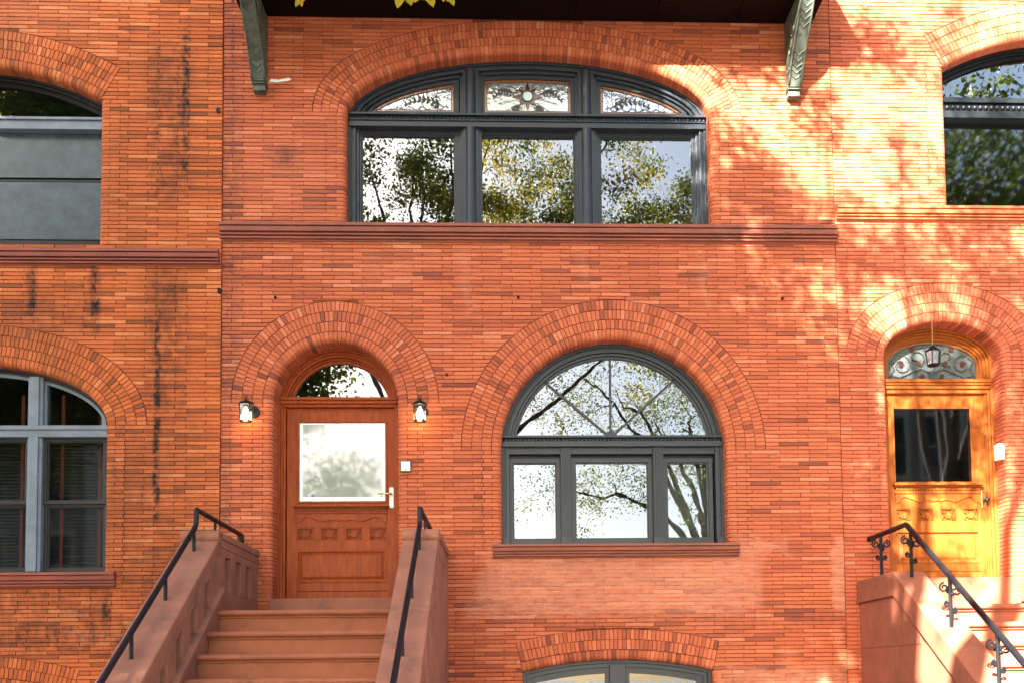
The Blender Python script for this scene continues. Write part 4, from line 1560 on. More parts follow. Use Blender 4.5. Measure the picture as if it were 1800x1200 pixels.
for bi, (a, b) in enumerate(edges):
    arch_light(win, op_ll, a + (0.06 if bi == 0 else 0.02), b - (0.06 if bi == 2 else 0.02), tz1 + 0.004, 0.075, 0.045, YF + 0.05, M['alu'], M['glass_dim'])
    zr0, zr1 = W(90, 888, YF)[1], W(90, 880, YF)[1]
    sash(win, a + 0.045, b - 0.045, zr1 + 0.02, tz0 - 0.045, 0.045, YF + 0.045, M['bronze'], M['glass_dim'])
    sash(win, a + 0.045, b - 0.045, zb + 0.05, zr0 - 0.01, 0.045, YF + 0.075, M['bronze'], M['glass_dim'])
    sl = MB()
    z = zb + 0.03
    while z < tz0 - 0.02:
        sl.add([(a + 0.02, 0.30, z), (b - 0.02, 0.30, z), (b - 0.02, 0.335, z + 0.022), (a + 0.02, 0.335, z + 0.022),
                (a + 0.02, 0.30, z + 0.003), (b - 0.02, 0.30, z + 0.003), (b - 0.02, 0.335, z + 0.025), (a + 0.02, 0.335, z + 0.025)],
               [(0, 1, 2, 3), (4, 5, 6, 7), (0, 1, 5, 4)])
        z += 0.036
    stuff(sl.build('blind_slats', M['blind'], win))
    for t in ((0.2, 0.8) if bi != 1 else (0.12, 0.5, 0.88)):
        x = a + (b - a) * t
        MB().box(x - 0.018, x + 0.018, 0.288, 0.292, zb + 0.03, tz0 + 0.5).build('blind_tape', M['tape'], win)
win = window_part(left, 'low arched basement window of the orange brick house')
fr = MB()
for d0, d1, y in ((-0.03, 0.03, 0.10), (0.03, 0.07, 0.13)):
    fr.band(op_lb.outline(d0, 0.52), op_lb.outline(d1, 0.52), y, 0.26, closed=False)
fr.box(op_lb.cx - op_lb.half, op_lb.cx + op_lb.half, 0.1, 0.26, 0.46, 0.52)
fr.build('frame', M['bronze'], win, bevel=0.003)
arch_light(win, op_lb, op_lb.cx - op_lb.half + 0.13, op_lb.cx + op_lb.half - 0.13, 0.62, 0.13, 0.075, 0.155, M['bronze'], M['glass_dim'])

# ------------------------------------------------------------------ hood on two brackets
SZ = 8.63
hood = MB()
hx0, hx1 = W(442, 20, -0.1)[0] - 0.12, W(1405, 20, -0.1)[0] + 0.16
hood.box(hx0, hx1, -0.80, -0.002, SZ, SZ + 0.10)
hood.box(hx0 - 0.04, hx1 + 0.04, -0.86, -0.003, SZ + 0.10, SZ + 0.22)
hood.prism_x([(-0.003, SZ + 0.22), (-0.92, SZ + 0.22), (-0.92, SZ + 0.30), (-0.003, SZ + 0.72)], hx0 - 0.07, hx1 + 0.07)
hob = hood.build('hood', M['soffit'], main, bevel=0.006)
for k in range(7):
    x = hx0 + (hx1 - hx0) * (k + 0.5) / 7
    MB().box(x - (hx1 - hx0) / 15.5, x + (hx1 - hx0) / 15.5, -0.74, -0.06, SZ - 0.018, SZ - 0.001).build('soffit_board', M['soffit'], hob, bevel=0.004)
prof = [(7.79, 0.115), (7.86, 0.15), (7.95, 0.20), (8.05, 0.285), (8.15, 0.385), (8.25, 0.485), (8.35, 0.575), (8.45, 0.64), (8.55, 0.685), (8.625, 0.70)]
for (px, py, lab) in ((457, 140, 'left hand bracket, almost black in shade'), (1394, 150, 'right hand bracket with green patina in sun')):
    bxc, bz = W(px, py, -0.05)
    dz = bz - 7.755
    w = 0.066
    mb = MB()
    poly = [(-p, min(z + dz * 0.5, SZ - 0.003)) for z, p in prof]
    mb.prism_x([(-0.003, poly[0][1])] + poly + [(-0.003, poly[-1][1])], bxc - w, bxc + w)
    zz0 = poly[0][1]
    b_ = mb.build('bracket', M['patina'], main, bevel=0.006)
    b_['label'] = lab
    # foot block with reeds
    fb = MB()
    fb.box(bxc - w + 0.004, bxc + w - 0.004, -0.085, -0.003, zz0 - 0.10, zz0 - 0.035)
    fb.box(bxc - w - 0.006, bxc + w + 0.006, -0.11, -0.003, zz0 - 0.035, zz0 - 0.022)
    fb.box(bxc - w, bxc + w, -0.10, -0.003, zz0 - 0.022, zz0 - 0.012)
    fb.box(bxc - w - 0.006, bxc + w + 0.006, -0.118, -0.003, zz0 - 0.012, zz0)
    fb.build('bracket_foot', M['patina'], b_, bevel=0.004)
    # chevrons on the curved front
    for k in range(14):
        t = k / 14
        if 0.30 < t < 0.55:
            continue
        zi = zz0 + 0.05 + (poly[-1][1] - zz0 - 0.12) * t
        yi = -float(np.interp(zi, [q[1] for q in poly], [-q[0] for q in poly]))
        yi2 = -float(np.interp(zi + 0.035, [q[1] for q in poly], [-q[0] for q in poly]))
        ch = MB()
        for sx in (-1, 1):
            xa, xb = bxc, bxc + sx * (w - 0.012)
            ch.add([(xa, yi - 0.008, zi), (xb, yi2 - 0.008, zi + 0.035), (xb, yi2 - 0.008, zi + 0.052), (xa, yi - 0.008, zi + 0.017),
                    (xa, yi + 0.02, zi), (xb, yi2 + 0.02, zi + 0.035), (xb, yi2 + 0.02, zi + 0.052), (xa, yi + 0.02, zi + 0.017)],
                   [(0, 1, 2, 3), (4, 5, 6, 7), (0, 1, 5, 4), (3, 2, 6, 7), (0, 3, 7, 4), (1, 2, 6, 5)])
        ch.build('chevron', M['patina'], b_)
    # raised edge rolls and side rosettes
    for sx in (-1, 1):
        ed = MB()
        ed.tube([(bxc + sx * w, y - 0.004, z) for y, z in poly], 0.011, 6)
        ed.build('edge_roll', M['patina'], b_, smooth=True)
        for k in range(4):
            zi = zz0 + 0.16 + 0.16 * k
            yi = -0.6 * float(np.interp(zi, [q[1] for q in poly], [-q[0] for q in poly]))
            r = 0.03 + 0.012 * k
            ro_ = MB()
            ro_.tube([(bxc + sx * (w + 0.004), yi + 0.9 * r * math.cos(a), zi + r * math.sin(a)) for a in [2 * math.pi * q / 14 for q in range(15)]], 0.009, 5)
            ro_.build('side_scroll', M['patina'], b_)

# small iron anchors and a plaster scar on the wall
for px, py in ((484, 523), (911, 523), (1375, 525), (785, 658)):
    x, z = W(px, py, -0.005)
    mb = MB()
    mb.prism([(x + 0.015 * math.cos(a), z + 0.017 * math.sin(a)) for a in [2 * math.pi * q / 6 for q in range(6)]], -0.012, 0.004)
    mb.tube([(x, -0.012, z), (x + 0.004, -0.03, z)], 0.009, 6)
    mb.build('wall_anchor', M['iron'], main)
for px, py in ((384, 195), (386, 512)):
    x, z = W(px, py, YL)
    MB().prism([(x - 0.02, z - 0.02), (x + 0.004, z - 0.035), (x + 0.02, z - 0.01), (x + 0.012, z + 0.025), (x - 0.01, z + 0.03)], YL - 0.02, YL + 0.004).build('wall_anchor', M['iron'], left)
x, z = W(473, 142)
x2, z2 = W(512, 140)
MB().prism([(x, z - 0.015), (x + 0.08, z - 0.022), (x2 - 0.02, z2 - 0.014), (x2, z2), (x2 - 0.03, z2 + 0.014), (x + 0.1, z + 0.006), (x + 0.02, z + 0.014)], -0.005, 0.003).build('plaster_scar', M['white'], main)


# ------------------------------------------------------------------ stoop of the middle house
RIS, TRD = 2.224 / 11, 0.287
SX0, SX1 = -2.579, -0.950
LY, LZ = -1.345, 2.224
st = thing('stoop', 'brownstone stoop with slotted side walls leading up to the mahogany door', 'stoop', (-1.76, -2.5, 0), 'stone stoops')
MB().box(SX0, SX1, LY + 0.02, -0.036, 0, LZ - 0.002).build('landing', M['step'], st, bevel=0.01)
nose = lambda y, z: [(y, z), (y - 0.042, z - 0.003), (y - 0.058, z - 0.014), (y - 0.062, z - 0.028), (y - 0.056, z - 0.042), (y - 0.044, z - 0.050), (y - 0.012, z - 0.051), (y - 0.012, z - 0.060), (y - 0.026, z - 0.062), (y - 0.026, z - 0.070), (y, z - 0.072)]
for k in range(11):
    y, z = LY - TRD * k, LZ - RIS * k
    mb = MB()
    mb.prism_x([(y + 0.32, z)] + nose(y, z) + [(y, z - RIS - 0.0), (y + 0.32, z - RIS - 0.0)], SX0 + 0.001, SX1 - 0.001)
    mb.build('step', M['step'], st, bevel=0.002)
SL = RIS / TRD


def slope_z(y):
    return 2.83 + SL * (y + 1.40)


yend = LY - TRD * 10.5
for (xa, xb, side) in ((-2.899, -2.579, -1), (-0.950, -0.640, 1)):
    # solid wall below the slots, sloped
    cw = MB()
    cw.prism_x([(-0.012, 0), (yend, 0), (yend, slope_z(yend) - 0.46), (LY - 0.06, slope_z(LY - 0.06) - 0.46), (LY - 0.02, 2.395), (-0.012, 2.395)], xa + 0.03, xb - 0.0)
    cw.build('cheek_wall', M['stone'], st, bevel=0.004)
    # piers between slots, landing part then sloped part
    ys = [-0.012, -0.30, -0.45, -0.64, -0.80, -0.99, -1.15, LY - 0.03]
    for a, b in ((0, 1), (2, 3), (4, 5), (6, 7)):
        MB().box(xa + 0.03, xb - 0.004, ys[b], ys[a], 2.397, 2.74).build('slot_pier', M['stone'], st, bevel=0.003)
    y = LY - 0.05
    k = 0
    while y - 0.21 > yend:
        ya, yb = y, y - 0.20
        MB().prism_x([(ya, slope_z(ya) - 0.458), (yb, slope_z(yb) - 0.458), (yb, slope_z(yb) - 0.15), (ya, slope_z(ya) - 0.15)], xa + 0.03, xb - 0.004).build('slot_pier', M['stone'], st, bevel=0.003)
        y -= 0.34
    # the slots are blind: a core wall closes their far side
    xc0, xc1 = (xa + 0.034, xb - 0.22) if side < 0 else (xa + 0.20, xb - 0.03)
    MB().prism_x([(-0.02, 2.39), (yend + 0.01, slope_z(yend) - 0.47), (yend + 0.01, slope_z(yend) - 0.16), (LY - 0.03, slope_z(LY) - 0.16), (LY - 0.02, 2.73), (-0.02, 2.73)], xc0, xc1).build('slot_back', M['stone'], st)
    # lintel over the slots and coping
    MB().prism_x([(-0.012, 2.72), (LY - 0.04, 2.72), (LY - 0.04, 2.80), (-0.012, 2.80)], xa + 0.026, xb - 0.002).build('top_rail', M['stone'], st, bevel=0.003)
    MB().prism_x([(LY - 0.02, slope_z(LY - 0.02) - 0.20), (yend, slope_z(yend) - 0.20), (yend, slope_z(yend) - 0.10), (LY - 0.02, slope_z(LY - 0.02) - 0.10)], xa + 0.026, xb - 0.002).build('top_rail', M['stone'], st, bevel=0.003)
    MB().prism_x([(LY - 0.015, slope_z(LY - 0.015) - 0.11), (yend - 0.05, slope_z(yend - 0.05) - 0.11), (yend - 0.05, slope_z(yend - 0.05)), (LY - 0.015, slope_z(LY - 0.015))], xa, xb + 0.004).build('coping', M['stone'], st, bevel=0.012)
    # landing cap: roll in front, moulded under-edge
    cap = MB()
    cap.prism_x([(-0.012, 2.865), (LY, 2.865), (LY, 2.925), (-0.012, 2.93)], xa - 0.01, xb + 0.012)
    cap.prism_x([(-0.012, 2.83), (LY + 0.01, 2.83), (LY + 0.01, 2.866), (-0.012, 2.866)], xa + 0.006, xb - 0.0)
    cap.prism_x([(-0.012, 2.79), (LY + 0.02, 2.79), (LY + 0.02, 2.831), (-0.012, 2.831)], xa + 0.016, xb - 0.001 + (0.006 if side < 0 else 0))
    cap.build('landing_cap', M['stone'], st, bevel=0.008)
    ro_ = MB()
    ro_.tube([(xa - 0.008, LY - 0.012, 2.880), (xb + 0.012, LY - 0.012, 2.880)], 0.056, 20)
    ro_.build('cap_roll', M['stone'], st, bevel=0.006)
    # string moulding along the foot of the slots, inside
    xi0, xi1 = (xb - 0.01, xb + 0.045) if side < 0 else (xa - 0.045, xa + 0.01)
    MB().prism_x([(LY + 0.03, slope_z(LY + 0.03) - 0.50), (yend, slope_z(yend) - 0.50), (yend, slope_z(yend) - 0.455), (LY + 0.03, slope_z(LY + 0.03) - 0.455)], xi0, xi1).build('string_moulding', M['stone'], st, bevel=0.006)
    MB().box(xa - 0.03, xb + 0.03, yend - 0.36, yend - 0.002, 0, 0.98).build('newel_block', M['stone'], st, bevel=0.02)

for xr, lab in ((-2.739, 'black iron handrail on the left wall of the brownstone stoop'), (-0.79, 'black iron handrail on the right wall of the brownstone stoop')):
    hr = thing('handrail', lab, 'handrail', (xr, LY, 2.9), 'plain iron handrails')
    zt = 3.10
    ytop = LY - 0.14
    zdn = slope_z(ytop) + 0.20
    ye = yend + 0.15
    mb = MB()
    mb.tube([(xr, -0.10, zt - 0.015), (xr, ytop + 0.01, zt), (xr, ytop - 0.004, zt - 0.01), (xr, ytop - 0.006, zdn + 0.01), (xr, ytop - 0.03, slope_z(ytop - 0.03) + 0.19), (xr, ye, slope_z(ye) + 0.19)], 0.023, 8)
    mb.build('rail', M['iron'], hr)
    mb = MB().box(xr - 0.022, xr + 0.022, -0.15, -0.035, zt - 0.10, zt - 0.002)
    mb.build('rail_end', M['iron'], hr, bevel=0.012)
    MB().tube([(xr, -0.95, 2.926), (xr, -0.95, zt - 0.004)], 0.013, 8).build('post', M['iron'], hr)
    yp = LY - 0.20
    while yp > ye:
        MB().tube([(xr, yp, slope_z(yp) - 0.006), (xr, yp, slope_z(yp) + 0.19)], 0.015, 8).build('post', M['iron'], hr)
        yp -= 0.68

# ------------------------------------------------------------------ stoop of the right house
st2 = thing('stoop', 'sunlit brownstone stoop with solid side wall below the golden oak door', 'stoop', (4.66, -2, 0), 'stone stoops')
RX0, RXI, RXJ, RX1 = 3.637, 3.934, 5.386, 5.683
RY, SLR = -0.975, 0.655
RLZ, RR = 2.25, 2.25 / 12
RT = RR / SLR
MB().box(RXI, RXJ, RY + 0.02, -0.064, 0, RLZ - 0.002).build('landing', M['stone_r'], st2, bevel=0.01)
for k in range(12):
    y, z = RY - RT * k, RLZ - RR * k
    MB().prism_x([(y + 0.3, z)] + nose(y, z) + [(y, z - RR), (y + 0.3, z - RR)], RXI + 0.001, RXJ - 0.001).build('step', M['stone_r'], st2, bevel=0.002)
yend2 = RY - RT * 11.5


def sz2(y):
    return 2.563 + SLR * (y - RY)


for xa, xb in ((RX0, RXI), (RXJ, RX1)):
    MB().prism_x([(-0.014, 0), (yend2, 0), (yend2, sz2(yend2) - 0.23), (RY, sz2(RY) - 0.23), (-0.014, sz2(RY) - 0.23)], xa + 0.03, xb - 0.002).build('cheek_wall', M['stone_r'], st2, bevel=0.004)
    cp = MB()
    cp.prism_x([(-0.014, 2.335), (RY + 0.02, 2.335), (yend2 - 0.04, sz2(yend2 - 0.04) - 0.228), (yend2 - 0.04, sz2(yend2 - 0.04)), (RY, 2.563), (-0.014, 2.563)], xa, xb + 0.002)
    cp.build('coping', M['stone_r'], st2, bevel=0.01)
    # raised panel blocks on the street side faces: shallow joints
    xo = xa + 0.03
    MB().prism_x([(-0.02, 1.86), (-1.5, 1.86), (-1.5, sz2(-1.5) - 0.24), (RY - 0.02, 2.315), (-0.02, 2.315)], xo - 0.006, xo + 0.01).build('facing_stone', M['stone_r'], st2, bevel=0.004)
    MB().prism_x([(-0.02, 0.9), (-0.95, 0.9), (-0.95, 1.852), (-0.02, 1.852)], xo - 0.006, xo + 0.01).build('facing_stone', M['stone_r'], st2, bevel=0.004)
    MB().prism_x([(-0.958, 0.9), (-2.6, 0.9), (-2.6, sz2(-2.6) - 0.24), (-1.72, sz2(-1.72) - 0.24), (-1.56, 1.852), (-0.958, 1.852)], xo - 0.006, xo + 0.01).build('facing_stone', M['stone_r'], st2, bevel=0.004)
    MB().box(xa - 0.03, xb + 0.03, yend2 - 0.36, yend2 - 0.042, 0, 0.9).build('newel_block', M['stone_r'], st2, bevel=0.02)

XRR = RX0 + 0.145
hr = thing('handrail', 'black iron handrail with curled scrolls on the sunlit stoop', 'handrail', (XRR, RY, 2.6), 'scrolled iron handrails')
zt = 3.015
SR2 = 0.668


def rz(y):
    return zt + SR2 * (y - RY)


mb = MB()
mb.tube([(XRR, -0.03, zt - 0.005), (XRR, RY + 0.01, zt), (XRR, RY - 0.02, rz(RY - 0.02)), (XRR, yend2 + 0.1, rz(yend2 + 0.1))], 0.026, 10)
mb.build('rail', M['iron'], hr)
MB().lathe([(0.0, -0.032), (0.02, -0.028), (0.032, -0.01), (0.034, 0.006), (0.024, 0.024), (0.0, 0.032)], (XRR, -0.05, zt - 0.004), 12).build('knob', M['iron'], hr, smooth=True)
for k, yp in enumerate((-0.34, -1.07, -1.85, -2.63)):
    zb_ = 2.563 if yp > RY else sz2(yp)
    ztp = zt if yp > RY else rz(yp)
    MB().tube([(XRR, yp, zb_ - 0.004), (XRR, yp, ztp - 0.01)], 0.017, 8).build('post', M['iron'], hr)
    # scrolls in the plane of the rail and across it, curling under the rail
    for (dx, dy, dz, r) in ((-0.055, 0, -0.10, 0.042), (0.055, 0, -0.10 if yp > RY else -0.13, 0.042), (-0.032, 0, -0.24, 0.024), (0.032, 0, -0.30 if yp <= RY else -0.24, 0.024), (0.0, 0.05, -0.12, 0.03), (0.0, -0.05, -0.15, 0.03)):
        sc = MB()
        pts = spiral(0, 0, r, 1.35, math.pi / 2 if dx <= 0 else math.pi / 2, 1 if dx <= 0 else -1, 16)
        if dy:
            sc.tube([(XRR, yp + dy + u, ztp + dz + v) for u, v in pts], 0.008, 6)
        else:
            sc.tube([(XRR + dx + u, yp, ztp + dz + v) for u, v in pts], 0.009, 6)
        sc.build('scroll', M['iron'], hr)

# ------------------------------------------------------------------ lanterns and boxes by the doors


def wall_lantern(px, py, label, wallx):
    x, z = W(px, py, -0.11)
    t = thing('wall_lantern', label, 'lantern', (x, 0, z), 'lit wall lanterns')
    y = -0.11
    bp = MB()
    xb = x + 0.055 * wallx
    bp.tube([(xb, -0.003, z + 0.03), (xb, -0.018, z + 0.03), (xb, -0.026, z + 0.03)], [0.062, 0.06, 0.03], 16)
    bp.build('back_plate', M['iron'], t)
    ar = MB()
    ar.tube([(xb, -0.02, z + 0.05), (xb, -0.05, z + 0.115), (x, y, z + 0.135), (x, y, z + 0.11)], 0.008, 8)
    ar.build('arm', M['iron'], t)
    cp = MB()
    cp.lathe([(0.078, 0.075), (0.08, 0.085), (0.066, 0.10), (0.035, 0.118), (0.014, 0.13), (0.012, 0.145), (0.0, 0.15)], (x, y, z), 8)
    cp.build('lantern_cap', M['iron'], t)
    rg = MB()
    rg.tube([(x + 0.014 * math.cos(a), y, z + 0.165 + 0.016 * math.sin(a)) for a in [2 * math.pi * q / 12 for q in range(13)]], 0.004, 6)
    rg.build('ring', M['iron'], t)
    gl_ = MB()
    gl_.lathe([(0.072, 0.075), (0.060, -0.085)], (x, y, z), 8)
    gl_.build('lantern_glass', M['clear'], t)
    bs = MB()
    for q in range(4):
        a = math.pi / 4 + q * math.pi / 2
        bs.tube([(x + 0.075 * math.cos(a), y + 0.075 * math.sin(a), z + 0.078), (x + 0.063 * math.cos(a), y + 0.063 * math.sin(a), z - 0.095)], 0.0045, 6)
    bs.lathe([(0.064, -0.098), (0.066, -0.088), (0.058, -0.084)], (x, y, z), 8)
    bs.build('cage', M['iron'], t)
    bu = MB()
    bu.lathe([(0.004, 0.06), (0.016, 0.045), (0.032, 0.0), (0.036, -0.03), (0.026, -0.062), (0.0, -0.075)], (x, y, z), 12)
    bu.build('bulb', M['bulb'], t, smooth=True)
    pl_ = bpy.data.lights.new('lantern_light', 'POINT')
    pl_.energy = 0.17
    pl_.color = (1.0, 0.55, 0.2)
    pl_.shadow_soft_size = 0.03
    po = bpy.data.objects.new('lantern_light', pl_)
    COL.objects.link(po)
    po.location = (x, y - 0.02, z - 0.115)
    par(po, t)


wall_lantern(432, 724, 'lit black wall lantern left of the mahogany door', 1)
wall_lantern(738, 724, 'lit black wall lantern right of the mahogany door', 0.25)

x, z = W(713, 818.5, -0.03)
bxo = thing('intercom_box', 'small square white intercom box on bricks right of the mahogany door', 'intercom', (x, 0, z))
MB().box(x - 0.056, x + 0.056, -0.028, -0.003, z - 0.06, z + 0.06).build('back_box', M['patina'], bxo, bevel=0.004)
MB().box(x - 0.047, x + 0.047, -0.036, -0.026, z - 0.05, z + 0.048).build('cover', M['white'], bxo, bevel=0.003)
MB().box(x - 0.010, x + 0.012, -0.040, -0.035, z - 0.042, z - 0.036).build('call_button', M['iron'], bxo)

x, z = W(1766, 795, 0.03)
mbx = thing('mail_box', 'white slanted mail box on the brick reveal beside the golden oak door', 'mail box', (x, 0, z))
xj = op_rd.cx + op_rd.half
MB().prism_x([(0.02, z - 0.07), (0.13, z - 0.07), (0.13, z + 0.09), (0.05, z + 0.10), (0.02, z + 0.06)], xj - 0.06, xj - 0.003).build('body', M['white'], mbx, bevel=0.006)
MB().prism_x([(0.014, z + 0.055), (0.05, z + 0.105), (0.13, z + 0.096), (0.13, z + 0.088), (0.05, z + 0.094), (0.02, z + 0.05)], xj - 0.064, xj - 0.002).build('lid', M['white'], mbx)

x, z = W(1643, 626, -0.02)
hl = thing('hanging_lantern', 'unlit hanging lantern in front of the stained glass fanlight of the oak door', 'lantern', (x, -0.02, z))
yl = 0.02
ztop = op_rd.arch_z(x, 0) + YR
MB().tube([(x, yl, z + 0.10), (x, yl, ztop + 0.01)], 0.006, 6).build('rod', M['brass'], hl)
MB().lathe([(0.085, 0.06), (0.088, 0.068), (0.05, 0.095), (0.02, 0.125), (0.0, 0.14)], (x, yl, z), 6).build('lantern_cap', M['iron'], hl)
MB().lathe([(0.078, 0.058), (0.062, -0.075)], (x, yl, z), 6).build('lantern_glass', M['glass_lead'], hl)
cg = MB()
for q in range(6):
    a = q * math.pi / 3
    cg.tube([(x + 0.08 * math.cos(a), yl + 0.08 * math.sin(a), z + 0.06), (x + 0.064 * math.cos(a), yl + 0.064 * math.sin(a), z - 0.078)], 0.006, 6)
cg.lathe([(0.03, -0.10), (0.066, -0.085), (0.066, -0.075)], (x, yl, z), 6)
cg.build('cage', M['iron'], hl)

# ------------------------------------------------------------------ street trees


def kite_leaves(centres, sig, per, size, rs, tone_lo, tone_hi):
    n = len(centres) * per
    c = np.repeat(np.array(centres), per, axis=0) + rs.normal(0, 1, (n, 3)) * np.array(sig)
    d = rs.normal(0, 1, (n, 3))
    d[:, 2] -= 0.3
    d /= np.linalg.norm(d, axis=1, keepdims=True)
    e = rs.normal(0, 1, (n, 3))
    e -= d * np.sum(d * e, axis=1, keepdims=True)
    e /= np.linalg.norm(e, axis=1, keepdims=True)
    nn = np.cross(d, e)
    L = size * rs.uniform(0.65, 1.25, (n, 1))
    v = np.stack([c, c + d * L * 0.45 + e * L * 0.42 + nn * L * 0.1, c + d * L, c + d * L * 0.45 - e * L * 0.42 + nn * L * 0.1], axis=1).reshape(-1, 3)
    t = np.repeat(rs.uniform(tone_lo, tone_hi, (len(centres), 1)), per, axis=1).reshape(-1) + rs.normal(0, 0.08, n)
    return v, np.clip(t, 0, 1)


def leaf_object(name, v, t, mat, parent):
    n = len(v) // 4
    me = bpy.data.meshes.new(name)
    me.vertices.add(len(v))
    me.vertices.foreach_set('co', v.astype(np.float32).ravel())
    me.loops.add(4 * n)
    me.loops.foreach_set('vertex_index', np.arange(4 * n, dtype=np.int32))
    me.polygons.add(n)
    me.polygons.foreach_set('loop_start', np.arange(0, 4 * n, 4, dtype=np.int32))
    me.update(calc_edges=True)
    at = me.attributes.new('tone', 'FLOAT', 'FACE')
    at.data.foreach_set('value', t.astype(np.float32))
    me.materials.append(mat)
    o = bpy.data.objects.new(name, me)
    COL.objects.link(o)
    par(o, parent)
    return o


def tree(label, base, fork, lobes, nclus, per, lsize, sig, seed, keep=None, trunk_r=0.26, tones=(0.1, 0.7), limbs=9, extra=()):
    rnd = random.Random(seed)
    rs = np.random.RandomState(seed)
    t = thing('street_tree', label, 'tree', base, 'street trees')
    pts = []
    vol = [l[3] * l[4] * l[5] for l in lobes]
    while len(pts) < nclus:
        l = rnd.choices(lobes, vol)[0]
        p = np.array([rnd.gauss(0, 1) for _ in range(3)])
        p = p / np.linalg.norm(p) * rnd.random() ** 0.42
        q = Vector((l[0] + p[0] * l[3], l[1] + p[1] * l[4], l[2] + p[2] * l[5]))
        if keep and not keep(q, rnd):
            continue
        pts.append(q)
    pts += [Vector(e) for e in extra]
    wood_ = MB()
    b, f = Vector(base), Vector(fork)
    tr = [b + (f - b) * k / 6 + Vector((0.05 * math.sin(k * 1.3 + seed), 0.05 * math.cos(k * 1.7), 0)) for k in range(7)]
    wood_.tube(tr, [trunk_r * (1.25 - 0.25 * min(1, k)) * (1 - 0.05 * k) for k in range(7)], 12)
    nodes = [(tr[-1], trunk_r * 0.6)]
    for k in range(limbs):
        tgt = pts[rnd.randrange(len(pts))]
        s = tr[-1] + Vector((0, 0, -0.3 * rnd.random()))
        path = []
        for j in range(9):
            u = j / 8
            p = s.lerp(tgt, u) + Vector((0, 0, 0.9 * math.sin(math.pi * u) * rnd.uniform(0.4, 1.0)))
            p += Vector((rnd.uniform(-.15, .15), rnd.uniform(-.15, .15), rnd.uniform(-.1, .1))) * (1 if 0 < j < 8 else 0)
            path.append(p)
        rr = [trunk_r * 0.5 * (1 - u / 8 * 0.85) for u in range(9)]
        wood_.tube(path, rr, 7)
        nodes += list(zip(path[1:], rr[1:]))
    arr = np.array([tuple(n[0]) for n in nodes])
    order = sorted(range(len(pts)), key=lambda i: float(np.min(np.sum((arr - np.array(pts[i])) ** 2, axis=1))))
    for i in order:
        p = pts[i]
        a = np.array([tuple(n[0]) for n in nodes]) if i % 6 == 0 or len(arr) < len(nodes) - 40 else arr
        arr = a
        dd = np.sum((a - np.array(p)) ** 2, axis=1)
        j = int(np.argmin(dd))
        q, r0 = Vector(a[j]), nodes[j][1]
        if (p - q).length < 0.15:
            continue
        r1 = min(r0 * 0.6, 0.014 + 0.012 * (p - q).length)
        m1 = q.lerp(p, 0.4) + Vector((rnd.uniform(-.12, .12), rnd.uniform(-.12, .12), rnd.uniform(0, .2)))
        wood_.tube([q, m1, p], [r1, r1 * 0.7, 0.006], 5, cap=False)
        nodes.append((m1, r1 * 0.75))
        nodes.append((p, 0.012))
    wood_.build('trunk', M['bark'], t, fix=False, smooth=True)
    v, tn = kite_leaves([tuple(p) for p in pts], sig, per, lsize, rs, *tones)
    leaf_object('crown', v, tn, M['leaf'], t)
    return t


def on_wall(q):
    """where the sun throws the shadow of a point: x, z on the house fronts"""
    t = -q.y
    return q.x + SUN_AZ_TAN * t, q.z - SUN_SLOPE * t


# two dense trees across the road: the shade on the left and middle of the wall
def keep_dense(q, rnd):
    X, Z = on_wall(q)
    # the crown's edge runs obliquely, leaving the upper right of the fronts to the sun
    lim = np.interp(Z, [0, 1.2, 2.4, 3.2, 4.6, 5.1, 6.1, 8.2, 9.2, 14], [4.3, 4.25, 4.0, 3.9, 3.85, 3.3, 2.7, 1.3, 0.55, -2])
    if q.x > -4.7 and 8.0 < q.z < 10.2:
        return False
    return X < lim - 0.25


tree('broad dense street tree across the road behind the camera', (-7.2, -14.8, -0.006), (-7.0, -14.6, 6.2),
     [(-7.0, -14.3, 12.4, 4.6, 3.2, 4.6), (-5.6, -13.6, 10.8, 3.4, 2.6, 2.8), (-9.0, -14.3, 11.2, 3.6, 3.0, 4.0), (-4.2, -14.6, 6.4, 2.2, 1.4, 1.3), (-7.5, -14.2, 16.2, 3.6, 2.4, 2.2)], 1450, 105, 0.125, (0.42, 0.42, 0.36), 5, keep_dense, 0.34, limbs=12)
tree('second dense street tree across the road, further left', (-14.0, -14.9, -0.006), (-13.8, -14.6, 5.8),
     [(-13.2, -14.3, 11.6, 4.2, 3.2, 4.8), (-11.4, -14.0, 12.6, 3.0, 2.8, 4.2), (-11.2, -14.2, 16.3, 4.0, 2.5, 2.4)], 1200, 110, 0.125, (0.45, 0.45, 0.38), 6, keep_dense, 0.32, limbs=12)


# an open tree on this side of the road, whose thin crown dapples the right house and shows in the panes
def keep_open(q, rnd):
    # nothing within the strip the camera looks through
    if q.y > -DIST + 0.3 and q.z < EYE + 0.80 * (q.y + DIST) + 0.6:
        return False
    X, Z = on_wall(q)
    if 4.6 < X < 7.5 and Z < 2.6:
        return False
    lit = (3.5 < X < 4.8 and 6.5 < Z < 8.3) or (2.0 < X < 3.3 and 7.4 < Z < 8.1) or (2.9 < X < 3.7 and 5.0 < Z < 6.0) or (3.9 < X < 4.6 and 4.9 < Z < 5.6)
    if lit and rnd.random() < 0.7:
        return False
    return True


